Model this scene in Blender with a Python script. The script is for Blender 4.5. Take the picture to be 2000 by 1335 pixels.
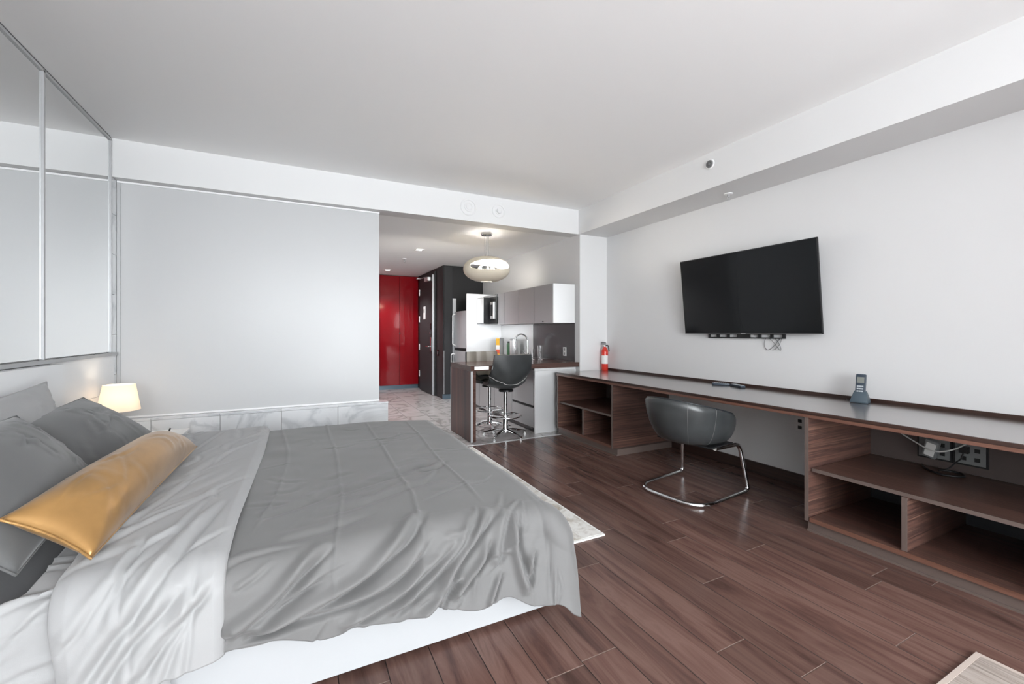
import bpy, bmesh, math, random
import numpy as np
from mathutils import Vector, Matrix

S = bpy.context.scene
for o in list(bpy.data.objects):
    bpy.data.objects.remove(o)
C = S.collection
random.seed(7)
R = math.radians
PI = math.pi

# ------------------------------------------------------------------ camera
FPX, YAW, HORIZON = 834.3, 26.524, 648.35
cam_data = bpy.data.cameras.new('camera')
cam = bpy.data.objects.new('camera', cam_data)
C.objects.link(cam)
cam.location = (0, 0, 1.275)
cam.rotation_euler = (R(90), 0, R(-YAW))
cam_data.sensor_width = 36
cam_data.lens = FPX / 2000 * 36
cam_data.shift_y = -(667.5 - HORIZON) / 2000
cam_data.clip_start = .05
S.camera = cam

# ------------------------------------------------------------------ room numbers
XL, XR = -1.39, 3.72            # left wall, television wall
YW = -3.4                      # window wall behind the camera
YB = 4.60                       # face of the beam at the end of the room
ZC, ZS = 2.865, 2.55            # ceiling, soffit
XK = 3.28                       # kitchen wall / face of the side soffit
YH = 9.75                       # far end of the entry hall
WIN = [(-1.25, -.10, 1.05, 2.78), (.35, 2.55, .04, 2.78)]     # window openings behind the camera

# ------------------------------------------------------------------ sky, daylight, exposure
world = bpy.data.worlds.new('sky')
S.world = world
world.use_nodes = True
bg = world.node_tree.nodes['Background']
bg.inputs['Color'].default_value = (.92, .965, 1.0, 1)
bg.inputs['Strength'].default_value = 20.0
def area_light(name, loc, rot, sx, sy, power=0, portal=False, color=(1, 1, 1)):
    d = bpy.data.lights.new(name, 'AREA'); d.shape = 'RECTANGLE'; d.size = sx; d.size_y = sy
    d.energy = power; d.color = color
    d.cycles.is_portal = portal
    o = bpy.data.objects.new(name, d); C.objects.link(o); o.location = loc; o.rotation_euler = rot
    return o
for x0, x1, z0, z1 in WIN:
    area_light('window_portal', ((x0 + x1) / 2, YW - .05, (z0 + z1) / 2), (R(90), 0, 0), x1 - x0, z1 - z0, portal=True)
S.view_settings.view_transform = 'Standard'
S.view_settings.look = 'None'
S.view_settings.gamma = 1
S.view_settings.use_curve_mapping = False
S.view_settings.exposure = 0.25
S.cycles.max_bounces = 14
S.cycles.diffuse_bounces = 12
S.cycles.glossy_bounces = 6
S.cycles.transmission_bounces = 8
S.cycles.sample_clamp_indirect = 6
S.cycles.caustics_reflective = False
S.cycles.caustics_refractive = False
S.cycles.use_denoising = True

# ------------------------------------------------------------------ materials
M = {}
def nt(name):
    m = bpy.data.materials.new(name); m.use_nodes = True
    M[name] = m
    t = m.node_tree
    return m, t, t.nodes['Principled BSDF']
def mat(name, col, rough=.5, metal=0, spec=.5, coat=0, coat_r=.1, bump=0, bscale=200, sheen=0, trans=0, ior=1.45, emit=None, estr=0, aniso=0, vary=0):
    m, t, b = nt(name)
    b.inputs['Base Color'].default_value = (*col, 1)
    b.inputs['Roughness'].default_value = rough
    b.inputs['Metallic'].default_value = metal
    b.inputs['Specular IOR Level'].default_value = spec
    b.inputs['Coat Weight'].default_value = coat
    b.inputs['Coat Roughness'].default_value = coat_r
    b.inputs['Sheen Weight'].default_value = sheen
    b.inputs['Transmission Weight'].default_value = trans
    b.inputs['IOR'].default_value = ior
    b.inputs['Anisotropic'].default_value = aniso
    if emit:
        b.inputs['Emission Color'].default_value = (*emit, 1)
        b.inputs['Emission Strength'].default_value = estr
    L = t.links
    if bump or vary:
        g = t.nodes.new('ShaderNodeNewGeometry')
        n = t.nodes.new('ShaderNodeTexNoise'); n.inputs['Scale'].default_value = bscale; n.inputs['Detail'].default_value = 4
        L.new(g.outputs['Position'], n.inputs['Vector'])
        if bump:
            bp = t.nodes.new('ShaderNodeBump'); bp.inputs['Strength'].default_value = bump; bp.inputs['Distance'].default_value = .002
            L.new(n.outputs['Fac'], bp.inputs['Height']); L.new(bp.outputs['Normal'], b.inputs['Normal'])
        if vary:
            n2 = t.nodes.new('ShaderNodeTexNoise'); n2.inputs['Scale'].default_value = 6; n2.inputs['Detail'].default_value = 5
            L.new(g.outputs['Position'], n2.inputs['Vector'])
            r = t.nodes.new('ShaderNodeValToRGB')
            r.color_ramp.elements[0].position = .3; r.color_ramp.elements[1].position = .7
            r.color_ramp.elements[0].color = (*[c * (1 - vary) for c in col], 1)
            r.color_ramp.elements[1].color = (*[min(1, c * (1 + vary)) for c in col], 1)
            L.new(n2.outputs['Fac'], r.inputs['Fac']); L.new(r.outputs['Color'], b.inputs['Base Color'])
    return m
def wood(name, axis, stops, rough=.35, coat=0, scale=1.0, along=.5, across=24, per_object=0, bump=.05, spec=.5, flow=.5, coat_ior=1.5):
    """grain along one world axis; stops = [(position, colour)...]"""
    m, t, b = nt(name); L = t.links
    g = t.nodes.new('ShaderNodeNewGeometry')
    src = g.outputs['Position']
    if per_object:
        oi = t.nodes.new('ShaderNodeObjectInfo')
        mu = t.nodes.new('ShaderNodeVectorMath'); mu.operation = 'SCALE'; mu.inputs[0].default_value = (13.7, 31.3, 7.1)
        L.new(oi.outputs['Random'], mu.inputs['Scale'])
        ad = t.nodes.new('ShaderNodeVectorMath'); ad.operation = 'ADD'
        L.new(src, ad.inputs[0]); L.new(mu.outputs[0], ad.inputs[1]); src = ad.outputs[0]
    mp = t.nodes.new('ShaderNodeMapping')
    sc = [across * scale] * 3; sc['XYZ'.index(axis)] = along * scale
    mp.inputs['Scale'].default_value = sc
    L.new(src, mp.inputs['Vector'])
    n = t.nodes.new('ShaderNodeTexNoise'); n.inputs['Scale'].default_value = 1; n.inputs['Detail'].default_value = 7; n.inputs['Roughness'].default_value = .62
    n.inputs['Distortion'].default_value = flow
    L.new(mp.outputs[0], n.inputs['Vector'])
    r = t.nodes.new('ShaderNodeValToRGB')
    e = r.color_ramp.elements
    while len(e) < len(stops): e.new(.5)
    for q, (p, c) in zip(e, stops): q.position = p; q.color = (*c, 1)
    L.new(n.outputs['Fac'], r.inputs['Fac'])
    col = r.outputs['Color']
    if per_object:
        hs = t.nodes.new('ShaderNodeHueSaturation')
        mr = t.nodes.new('ShaderNodeMapRange'); mr.inputs['To Min'].default_value = 1 - per_object; mr.inputs['To Max'].default_value = 1 + per_object
        L.new(oi.outputs['Random'], mr.inputs['Value']); L.new(mr.outputs[0], hs.inputs['Value']); L.new(col, hs.inputs['Color']); col = hs.outputs[0]
    L.new(col, b.inputs['Base Color'])
    b.inputs['Roughness'].default_value = rough
    b.inputs['Specular IOR Level'].default_value = spec
    b.inputs['Coat Weight'].default_value = coat; b.inputs['Coat Roughness'].default_value = .2
    b.inputs['Coat IOR'].default_value = coat_ior
    if bump:
        bp = t.nodes.new('ShaderNodeBump'); bp.inputs['Strength'].default_value = bump; bp.inputs['Distance'].default_value = .002
        L.new(n.outputs['Fac'], bp.inputs['Height']); L.new(bp.outputs[0], b.inputs['Normal'])
    return m
def marble(name, base, vein, rough=.15, scale=2.2, per_object=True, width=.06):
    m, t, b = nt(name); L = t.links
    g = t.nodes.new('ShaderNodeNewGeometry'); src = g.outputs['Position']
    oi = t.nodes.new('ShaderNodeObjectInfo')
    mu = t.nodes.new('ShaderNodeVectorMath'); mu.operation = 'SCALE'; mu.inputs[0].default_value = (9.1, 17.3, 5.5)
    L.new(oi.outputs['Random'], mu.inputs['Scale'])
    ad = t.nodes.new('ShaderNodeVectorMath'); ad.operation = 'ADD'
    L.new(src, ad.inputs[0]); L.new(mu.outputs[0], ad.inputs[1])
    n = t.nodes.new('ShaderNodeTexNoise'); n.inputs['Scale'].default_value = scale; n.inputs['Detail'].default_value = 8; n.inputs['Distortion'].default_value = 1.2
    L.new(ad.outputs[0], n.inputs['Vector'])
    r = t.nodes.new('ShaderNodeValToRGB'); e = r.color_ramp.elements
    e[0].position = .5 - width; e[0].color = (*base, 1)
    e[1].position = .5 + width; e[1].color = (*base, 1)
    k = e.new(.5); k.color = (*vein, 1)
    L.new(n.outputs['Fac'], r.inputs['Fac'])
    n2 = t.nodes.new('ShaderNodeTexNoise'); n2.inputs['Scale'].default_value = scale * 1.7; n2.inputs['Detail'].default_value = 5
    L.new(ad.outputs[0], n2.inputs['Vector'])
    mx = t.nodes.new('ShaderNodeMix'); mx.data_type = 'RGBA'; mx.blend_type = 'MULTIPLY'; mx.inputs[0].default_value = .25
    L.new(r.outputs['Color'], mx.inputs[6]); L.new(n2.outputs['Fac'], mx.inputs[7])
    L.new(mx.outputs[2], b.inputs['Base Color'])
    b.inputs['Roughness'].default_value = rough
    return m

mat('paint', (.71, .71, .71), .55, bump=.03, bscale=250)
mat('ceiling_paint', (.94, .94, .94), .8, bump=.03, bscale=250)
mat('trim_white', (.84, .84, .84), .3)
mat('frosted', (.53, .535, .54), .30, spec=.38, ior=1.45)
mat('mirror', (.88, .89, .89), .012, 1)
mat('alu', (.44, .445, .45), .45, .35)
mat('alu_dark', (.10, .10, .105), .4, .6)
mat('gap_dark', (.02, .02, .02), .6)
mat('chrome', (.82, .83, .84), .09, 1)
mat('steel', (.52, .53, .54), .36, .7, aniso=.5, bump=.02, bscale=90)
mat('steel_light', (.84, .84, .84), .42, .8, aniso=.5)
mat('steel_dark', (.11, .11, .113), .24, .75, aniso=.6)
mat('black_paint', (.022, .022, .023), .45, spec=.3)
mat('black_plastic', (.012, .012, .013), .35)
mat('black_gloss', (.006, .006, .007), .08)
mat('tv_screen', (.008, .009, .010), .13, spec=.35)
mat('tv_bezel', (.012, .012, .013), .3)
mat('red_lacquer', (.27, .006, .011), .07, spec=.45)
mat('kick_blue_grey', (.12, .17, .21), .35, .3)
mat('door_black', (.045, .045, .047), .5, spec=.15, bump=.02, bscale=60)
mat('leather_grey', (.038, .041, .042), .32, spec=.55, bump=.12, bscale=120, vary=.25)
mat('leather_grey_lit', (.30, .275, .24), .4, spec=.5, bump=.1, bscale=120, vary=.12)  # the grey stool leather with window light put into its colour
mat('leather_black', (.016, .018, .022), .28, spec=.6, bump=.1, bscale=140)
mat('piping_light', (.42, .41, .39), .45)
mat('thread_grey', (.16, .16, .155), .5)
mat('headboard_white', (.80, .81, .82), .42, spec=.4, bump=.05, bscale=160)
mat('leather_white', (.41, .42, .43), .38, spec=.5, bump=.05, bscale=160)
mat('cotton_dark', (.085, .086, .086), .75, sheen=.25, bump=.12, bscale=420, vary=.06)
mat('cotton_mid', (.135, .133, .131), .7, sheen=.2, bump=.12, bscale=420, vary=.04)
mat('cotton_light', (.30, .30, .30), .75, sheen=.2, bump=.12, bscale=420, vary=.03)
mat('cotton_pillow', (.30, .30, .30), .75, sheen=.2, bump=.12, bscale=420, vary=.04)
mat('cotton_charcoal', (.045, .045, .047), .75, sheen=.2, bump=.12, bscale=420)
mat('steel_fridge', (.42, .43, .44), .42, .45)
mat('satin_gold', (.37, .205, .07), .30, .45, spec=.6, bump=.06, bscale=300, sheen=.1, vary=.2)
mat('red_tank', (.62, .035, .02), .25, coat=.4)
mat('paper_white', (.78, .78, .76), .6)
mat('yellow_print', (.75, .42, .04), .5)
mat('red_print', (.60, .10, .05), .5)
mat('green_print', (.05, .12, .06), .5)
mat('navy_plastic', (.035, .05, .07), .35)
mat('phone_blue', (.06, .085, .105), .4)
mat('phone_key', (.45, .48, .5), .4)
mat('phone_lcd', (.20, .21, .19), .2)
mat('cable_white', (.62, .62, .60), .45)
mat('wire_grey', (.12, .12, .12), .5)
mat('detector_grey', (.16, .16, .16), .5)
mat('outlet_white', (.75, .75, .74), .35)
mat('outlet_grey', (.22, .23, .23), .35)
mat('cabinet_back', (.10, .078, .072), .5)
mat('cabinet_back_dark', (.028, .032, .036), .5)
mat('shade_cream', (.80, .72, .58), .45, spec=.4)
mat('shade_inside', (.9, .88, .82), .6)
mat('bulb', (1, .9, .75), .5, emit=(1, .86, .66), estr=30)
mat('downlight_glow', (1, .97, .9), .5, emit=(1, .95, .88), estr=9)
mat('glass', (1, 1, 1), .02, trans=1, ior=1.45)
mat('grout', (.22, .20, .195), .8)
mat('subfloor', (.02, .013, .012), .8)
mat('plank_edge', (.17, .115, .095), .5)
mat('plank_side', (.045, .028, .024), .6)
wood('plank', 'Y', [(.28, (.050, .027, .023)), (.46, (.110, .060, .049)), (.60, (.150, .088, .072)), (.78, (.075, .041, .035))],
     rough=.24, per_object=.22, along=1.0, across=11, bump=.05, spec=.16, flow=1.2)
EB = [(.30, (.035, .020, .018)), (.45, (.13, .066, .05)), (.55, (.055, .030, .026)), (.68, (.21, .112, .08))]
wood('ebony_y', 'Y', EB, rough=.28, along=.6, across=34)
wood('ebony_x', 'X', EB, rough=.30, along=.6, across=34)
wood('ebony_z', 'Z', [(.36, (.016, .008, .008)), (.47, (.105, .036, .026)), (.54, (.028, .013, .012)), (.64, (.13, .05, .034))], rough=.30, along=.35, across=17)
wood('ebony_top', 'Y', [(.3, (.06, .042, .036)), (.7, (.13, .09, .075))], rough=.24, coat=1, coat_ior=2.6, along=.6, across=30, bump=.01, spec=.75)
wood('dark_band', 'Y', [(.3, (.022, .011, .009)), (.7, (.055, .028, .021))], rough=.3, along=.8, across=60)
wood('edge_band', 'Y', [(.3, (.08, .035, .024)), (.55, (.16, .075, .052)), (.75, (.045, .024, .02))], rough=.35, along=.8, across=60)
wood('counter_wood', 'X', [(.3, (.045, .020, .016)), (.7, (.11, .060, .048))], rough=.2, along=.8, across=40, bump=.01)
marble('marble_white', (.80, .815, .83), (.62, .64, .66), .2, 1.6, width=.05)
marble('marble_floor', (.46, .435, .425), (.27, .255, .25), .24, 1.5, width=.05)
# pale distressed rug
m, t, b = nt('rug_pile'); L = t.links
g = t.nodes.new('ShaderNodeNewGeometry')
n = t.nodes.new('ShaderNodeTexNoise'); n.inputs['Scale'].default_value = 9; n.inputs['Detail'].default_value = 9; n.inputs['Roughness'].default_value = .72; n.inputs['Distortion'].default_value = .8
L.new(g.outputs['Position'], n.inputs['Vector'])
r = t.nodes.new('ShaderNodeValToRGB'); e = r.color_ramp.elements
e[0].position = .33; e[0].color = (.36, .31, .25, 1); e[1].position = .56; e[1].color = (.74, .73, .70, 1)
L.new(n.outputs['Fac'], r.inputs['Fac']); L.new(r.outputs['Color'], b.inputs['Base Color'])
b.inputs['Roughness'].default_value = .9
n2 = t.nodes.new('ShaderNodeTexNoise'); n2.inputs['Scale'].default_value = 260
bp = t.nodes.new('ShaderNodeBump'); bp.inputs['Strength'].default_value = .6; bp.inputs['Distance'].default_value = .004
L.new(g.outputs['Position'], n2.inputs['Vector']); L.new(n2.outputs['Fac'], bp.inputs['Height']); L.new(bp.outputs[0], b.inputs['Normal'])
# ribbed beige mat
wood('mat_weave', 'Y', [(.3, (.17, .14, .12)), (.5, (.34, .29, .26)), (.75, (.42, .37, .335))], rough=.9, along=5, across=70, bump=.6, spec=.1)
mat('mat_border', (.46, .385, .34), .8, bump=.4, bscale=300)

# ------------------------------------------------------------------ mesh helpers
def new_obj(name, me, m=None, parent=None):
    o = bpy.data.objects.new(name, me); C.objects.link(o)
    if m is not None:
        if not me.materials: me.materials.append(M[m] if isinstance(m, str) else m)
    if parent is not None:
        o.parent = parent
        o.matrix_parent_inverse = Matrix.Translation(-Vector(base_of(parent)))
    return o
def base_of(o):
    p = Vector(o.location) if o.type == 'EMPTY' else Vector((0, 0, 0))
    return p
def thing(name, label, cat, loc, group=None):
    o = bpy.data.objects.new(name, None); C.objects.link(o); o.location = loc; o.empty_display_size = .1
    o['label'] = label; o['category'] = cat
    if group: o['group'] = group
    return o
def tag(o, label, cat, group=None):
    o['label'] = label; o['category'] = cat
    if group: o['group'] = group
    return o
def struct(o):
    o['kind'] = 'structure'; return o
def finish(bm, name, m, parent=None, smooth=False, bev=0, seg=2, angle=40):
    if bev:
        es = [e for e in bm.edges if len(e.link_faces) == 2 and e.calc_face_angle(0) > R(30)]
        if es: bmesh.ops.bevel(bm, geom=es, offset=bev, segments=seg, profile=.5, affect='EDGES', clamp_overlap=True)
    bmesh.ops.recalc_face_normals(bm, faces=bm.faces)
    me = bpy.data.meshes.new(name); bm.to_mesh(me); bm.free()
    if smooth:
        for p in me.polygons: p.use_smooth = True
        if angle < 180:
            try: me.set_sharp_from_angle(angle=R(angle))
            except Exception: pass
    return new_obj(name, me, m, parent)
def add_box(bm, x0, x1, y0, y1, z0, z1, mx=None):
    vs = [bm.verts.new((x, y, z)) for z in (z0, z1) for y in (y0, y1) for x in (x0, x1)]
    for f in ((0, 2, 3, 1), (4, 5, 7, 6), (0, 1, 5, 4), (2, 6, 7, 3), (0, 4, 6, 2), (1, 3, 7, 5)):
        bm.faces.new([vs[i] for i in f])
    if mx is not None: bmesh.ops.transform(bm, matrix=mx, verts=vs)
    return vs
def box(name, m, x0, x1, y0, y1, z0, z1, parent=None, bev=0, seg=2, mx=None):
    bm = bmesh.new(); add_box(bm, x0, x1, y0, y1, z0, z1, mx)
    return finish(bm, name, m, parent, smooth=bev > 0, bev=bev, seg=seg)
def boxes(name, m, lst, parent=None, bev=0):
    bm = bmesh.new()
    for b in lst: add_box(bm, *b)
    return finish(bm, name, m, parent, smooth=bev > 0, bev=bev)
def lathe(name, m, prof, cx, cy, parent=None, n=32, mx=None, smooth=True, angle=40):
    """prof = [(radius, z)...]"""
    bm = bmesh.new(); rings = []
    for r, z in prof:
        if r < 1e-5: rings.append([bm.verts.new((cx, cy, z))])
        else: rings.append([bm.verts.new((cx + r * math.cos(2 * PI * i / n), cy + r * math.sin(2 * PI * i / n), z)) for i in range(n)])
    for A, B in zip(rings, rings[1:]):
        for i in range(n):
            j = (i + 1) % n
            q = [A[i % len(A)], A[j % len(A)], B[j % len(B)], B[i % len(B)]]
            q2 = []
            for v in q:
                if v not in q2: q2.append(v)
            if len(q2) >= 3: bm.faces.new(q2)
    if mx is not None: bmesh.ops.transform(bm, matrix=mx, verts=bm.verts)
    return finish(bm, name, m, parent, smooth=smooth, angle=angle)
def smooth_path(pts, rad=.03, n=6, closed=False):
    """round the corners of a polyline"""
    P = [Vector(p) for p in pts]; out = []
    N = len(P)
    for i in range(N):
        if not closed and i in (0, N - 1): out.append(P[i]); continue
        a, p, c = P[i - 1], P[i], P[(i + 1) % N]
        d1, d2 = (a - p), (c - p)
        k = min(rad, d1.length * .45, d2.length * .45)
        s, e = p + d1.normalized() * k, p + d2.normalized() * k
        for j in range(n + 1):
            t = j / n
            out.append((1 - t) ** 2 * s + 2 * t * (1 - t) * p + t * t * e)
    return out
def add_tube(bm, pts, r, n=10, closed=False, cap=True):
    P = [Vector(p) for p in pts]; N = len(P)
    rad = r if callable(r) else (lambda t: r)
    T = []
    for i in range(N):
        if closed: d = P[(i + 1) % N] - P[i - 1]
        else: d = P[min(i + 1, N - 1)] - P[max(i - 1, 0)]
        T.append(d.normalized())
    u = T[0].orthogonal().normalized(); rings = []
    for i in range(N):
        u = (u - T[i] * u.dot(T[i])).normalized()
        v = T[i].cross(u); rr = rad(i / max(1, N - 1))
        rings.append([bm.verts.new(P[i] + (u * math.cos(2 * PI * k / n) + v * math.sin(2 * PI * k / n)) * rr) for k in range(n)])
    for i in range(N if closed else N - 1):
        A, B = rings[i], rings[(i + 1) % N]
        for k in range(n):
            bm.faces.new((A[k], A[(k + 1) % n], B[(k + 1) % n], B[k]))
    if cap and not closed:
        bm.faces.new(rings[0][::-1]); bm.faces.new(rings[-1])
def tube(name, m, pts, r, parent=None, n=10, closed=False):
    bm = bmesh.new(); add_tube(bm, pts, r, n, closed)
    return finish(bm, name, m, parent, smooth=True, angle=60)
def grid_mesh(name, m, X, Y, Z, parent=None, thick=0, smooth=True):
    """numpy grids to one surface; thick closes it into a sheet"""
    h, w = X.shape
    me = bpy.data.meshes.new(name)
    V = np.stack([X, Y, Z], -1).reshape(-1, 3)
    idx = np.arange(h * w).reshape(h, w)
    F = np.stack([idx[:-1, :-1], idx[:-1, 1:], idx[1:, 1:], idx[1:, :-1]], -1).reshape(-1, 4)
    if thick:
        N = grid_normals(X, Y, Z).reshape(-1, 3)
        V2 = V - N * thick
        F2 = F[:, ::-1] + h * w
        rim = list(idx[0, :]) + list(idx[1:, -1]) + list(idx[-1, -2::-1]) + list(idx[-2:0:-1, 0])
        rim = np.array(rim); nx = np.roll(rim, -1)
        F3 = np.stack([nx, rim, rim + h * w, nx + h * w], -1)
        V = np.concatenate([V, V2]); F = np.concatenate([F, F2, F3])
    me.from_pydata(V.tolist(), [], F.tolist())
    me.update()
    if smooth: me.polygons.foreach_set('use_smooth', [True] * len(me.polygons))
    return new_obj(name, me, m, parent)
def grid_normals(X, Y, Z):
    P = np.stack([X, Y, Z], -1)
    du = np.gradient(P, axis=1); dv = np.gradient(P, axis=0)
    n = np.cross(du, dv)
    return n / np.maximum(np.linalg.norm(n, axis=-1, keepdims=True), 1e-9)
def copy_tree(root, loc, rz=0):
    r = root.copy(); C.objects.link(r); r.location = loc; r.rotation_euler = (0, 0, rz)
    for ch in root.children:
        c = ch.copy(); C.objects.link(c); c.parent = r; c.matrix_parent_inverse = ch.matrix_parent_inverse
        for gch in ch.children:
            d = gch.copy(); C.objects.link(d); d.parent = c; d.matrix_parent_inverse = gch.matrix_parent_inverse
    return r

# ================================================================== THE SETTING
def plank(name, parent, x0, x1, y0, y1, m, m_long, m_end, z=0.0, t=.011, b=.0016, d=.0012):
    V = [(x0, y0, z - t), (x1, y0, z - t), (x1, y1, z - t), (x0, y1, z - t),
         (x0, y0, z - d), (x1, y0, z - d), (x1, y1, z - d), (x0, y1, z - d),
         (x0 + b, y0 + b, z), (x1 - b, y0 + b, z), (x1 - b, y1 - b, z), (x0 + b, y1 - b, z)]
    F = [(8, 9, 10, 11), (4, 5, 9, 8), (5, 6, 10, 9), (6, 7, 11, 10), (7, 4, 8, 11),
         (0, 1, 5, 4), (1, 2, 6, 5), (2, 3, 7, 6), (3, 0, 4, 7)]
    cx, cy = (x0 + x1) / 2, (y0 + y1) / 2
    me = bpy.data.meshes.new(name)
    me.from_pydata([(v[0] - cx, v[1] - cy, v[2] - z) for v in V], [], F)
    for k in (m, m_long, m_end): me.materials.append(M[k])
    me.polygons.foreach_set('material_index', [0, 2, 1, 2, 1, 2, 1, 2, 1])
    o = bpy.data.objects.new(name, me); C.objects.link(o); o.location = (cx, cy, z); o.parent = parent
    return o

floor = struct(box('floor', 'subfloor', XL, XR, YW, 4.5, -.06, -.010))
LANE = .17
joints = {8: [], 9: [3.466, 2.19, .935], 10: [2.776, 1.505], 11: [3.006, 1.9, .5], 12: [3.382, 2.10, .856], 13: [4.0, 2.75, 1.62],
          14: [3.6, 2.4, 1.112], 7: [3.1, 1.9, .6], 8: [3.5, 2.35, 1.158], 4: [1.343], 5: [2.5, 1.36], 6: [3.3, 2.0, .7], 3: [2.7, 1.75, .5], 2: [1.9, .6]}
k = -10
xx = .98 - .17 * 14
while xx < XR:
    lane = round((xx - .98) / LANE) + 5      # lane 4 ends at X = .98
    x0, x1 = max(xx, XL), min(xx + LANE, XR)
    js = joints.get(lane)
    if js is None:
        js = [y for y in (.35 + (lane * 37 % 13) * .09 + 1.25 * q for q in range(-1, 4)) if YW + .3 < y < 4.3]
    ys = sorted([YW] + [j for j in js if YW + .1 < j < 4.4] + [4.5])
    if x1 - x0 > .02:
        for y0, y1 in zip(ys, ys[1:]):
            plank('plank', floor, x0 + .0006, x1 - .0006, y0 + .0006, y1 - .0006, 'plank', 'plank_side', 'plank_edge')
    xx += LANE

floor2 = struct(box('floor', 'grout', XL, XK, 4.5, YH + .1, -.06, -.004))
TW, TL = .315, .61
i = 0
x = .18
while x < XK - .02:
    y = 4.505 - (TL / 2 if i % 2 else .2)
    while y < YH:
        y0, y1 = max(y, 4.505), min(y + TL, YH)
        x0, x1 = x, min(x + TW, XK)
        if y1 - y0 > .03 and x1 - x0 > .03 and (x1 > .55):
            plank('floor_tile', floor2, x0 + .0015, x1 - .0015, y0 + .0015, y1 - .0015, 'marble_floor', 'grout', 'grout', t=.006, b=.002, d=.0012)
        y += TL
    x += TW; i += 1
struct(box('trim_1', 'steel_light', 1.45, 2.94, 4.485, 4.515, -.002, .003))        # metal strip between tile and wood

struct(box('ceiling', 'ceiling_paint', XL - .1, XR + .1, YW - .1, YB + .05, ZC, ZC + .08))
struct(box('ceiling', 'ceiling_paint', XL - .1, XK, YB + .2, YH + .1, ZS, ZS + .08))
struct(box('wall_back', 'paint', XL - .1, XR + .1, YB, YB + .2, ZS, ZC))
struct(box('trim_2', 'paint', XK - .015, XR, YW, YB, ZS, ZC))                       # boxed soffit over the television wall
struct(box('wall_right', 'paint', XR, XR + .1, YW - .1, YB, 0, ZC))
struct(box('wall_kitchen', 'paint', XK, XR + .1, YB - .01, YH + .1, 0, ZS))
struct(box('wall_left', 'paint', XL - .1, XL, YW - .1, YB + .3, 0, ZC))
struct(box('wall_bathroom', 'paint', XL, .72, 4.73, 4.82, .5, ZS))
struct(box('wall_hall', 'paint', .60, .70, 4.82, YH + .1, 0, ZS))
struct(box('wall_end', 'black_paint', .60, XK, YH + .04, YH + .14, 0, ZS))
struct(box('wall_entry', 'black_paint', 2.46, XK, 7.87, YH + .03, 0, ZS))
struct(box('baseboard_entry', 'kick_blue_grey', 2.448, 2.80, 7.858, 7.87, 0, .09))
struct(box('baseboard_right', 'dark_band', XR - .014, XR, 1.62, 3.46, 0, .10, bev=.003))
# window wall behind the camera
(ax0, ax1, az0, az1), (bx0, bx1, bz0, bz1) = WIN
wf = struct(boxes('wall_front', 'paint', [(XL - .1, ax0, YW - .12, YW, 0, ZC), (ax1, bx0, YW - .12, YW, 0, ZC), (bx1, XR + .1, YW - .12, YW, 0, ZC),
                                           (ax0, ax1, YW - .12, YW, az1, ZC), (ax0, ax1, YW - .12, YW, 0, az0),
                                           (bx0, bx1, YW - .12, YW, bz1, ZC), (bx0, bx1, YW - .12, YW, 0, bz0)]))
for wi, (x0, x1, z0, z1) in enumerate(WIN):
    w1 = struct(boxes('window_%d' % (wi + 1), 'alu', [(x0, x0 + .05, YW - .09, YW - .03, z0, z1), (x1 - .05, x1, YW - .09, YW - .03, z0, z1),
                                                      (x0, x1, YW - .09, YW - .03, z0, z0 + .05), (x0, x1, YW - .09, YW - .03, z1 - .05, z1)]))
    if wi == 1: box('mullion', 'alu', 2.07, 2.13, YW - .09, YW - .03, z0 + .05, z1 - .05, w1)

struct(box('wall_shade_pier', 'paint', 2.62, XR, YW, -1.0, 0, ZC))  # unseen pier, added to keep window light off the television wall
# low marble wall under the glass partition, each slab its own piece
mw = struct(box('wall_marble', 'grout', XL, .838, 4.632, 4.83, 0, .53))
edges = [XL + .002, -1.124, -.634, -.147, .352, .845]
for a, b in zip(edges, edges[1:]):
    box('marble_slab', 'marble_white', a + .002, b - .002, 4.618, 4.634, .002, .523, mw, bev=.0015, seg=1)
    box('marble_cap', 'marble_white', a + .001, b - .001, 4.612, 4.74, .526, .545, mw, bev=.002, seg=1)
# stack of marble tiles between mirror and partition
mc = struct(box('wall_marble_pier', 'grout', XL, XL + .010, 4.585, 4.70, .545, 2.54))
zz = [.545, .924, 1.255, 1.586, 1.917, 2.248, 2.545]
for a, b in zip(zz, zz[1:]):
    box('marble_tile', 'marble_white', XL + .008, XL + .022, 4.583, 4.698, a + .0015, b - .0015, mc, bev=.001, seg=1)

# frosted glass partition
gp = thing('glass_partition', 'wide pale frosted glass partition above the low marble wall', 'partition', (-.3, 4.70, .545))
box('pane', 'frosted', -1.352, .766, 4.698, 4.716, .562, 2.532, gp)
for nm, bx in (('frame_rail', (-1.366, .766, 4.685, 4.72, 2.532, 2.547)), ('frame_rail', (-1.366, .766, 4.688, 4.72, .547, .562)),
               ('frame_stile', (-1.366, -1.345, 4.685, 4.72, .562, 2.532)),):
    box(nm, 'trim_white' if nm == 'frame_rail' else 'alu', *bx, gp, bev=.002, seg=1)

# mirror wall over the headboard
mr = thing('wall_mirror', 'tall silver framed mirror panels over the white headboard', 'mirror', (XL + .02, 3.5, 1.09))
my = [.86, 2.20, 3.545, 4.575]
for q, (a, b) in enumerate(zip(my, my[1:])):
    box('mirror_panel', 'mirror', XL + .004, XL + .016, a + .012, b - .012, 1.115, ZC - .03, mr)
    box('frame_stile', 'alu', XL + .004, XL + .026, b - .009, b + .009 if q < 2 else b + .004, 1.105, ZC - .02, mr, bev=.003)
box('frame_rail', 'alu', XL + .004, XL + .026, .86, 4.579, ZC - .032, ZC - .016, mr, bev=.003)
box('shadow_gap', 'alu_dark', XL + .004, XL + .020, .86, 4.579, ZC - .016, ZC - .001, mr)
box('frame_rail', 'alu', XL + .002, XL + .045, .86, 4.64, 1.085, 1.108, mr, bev=.004)

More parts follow.
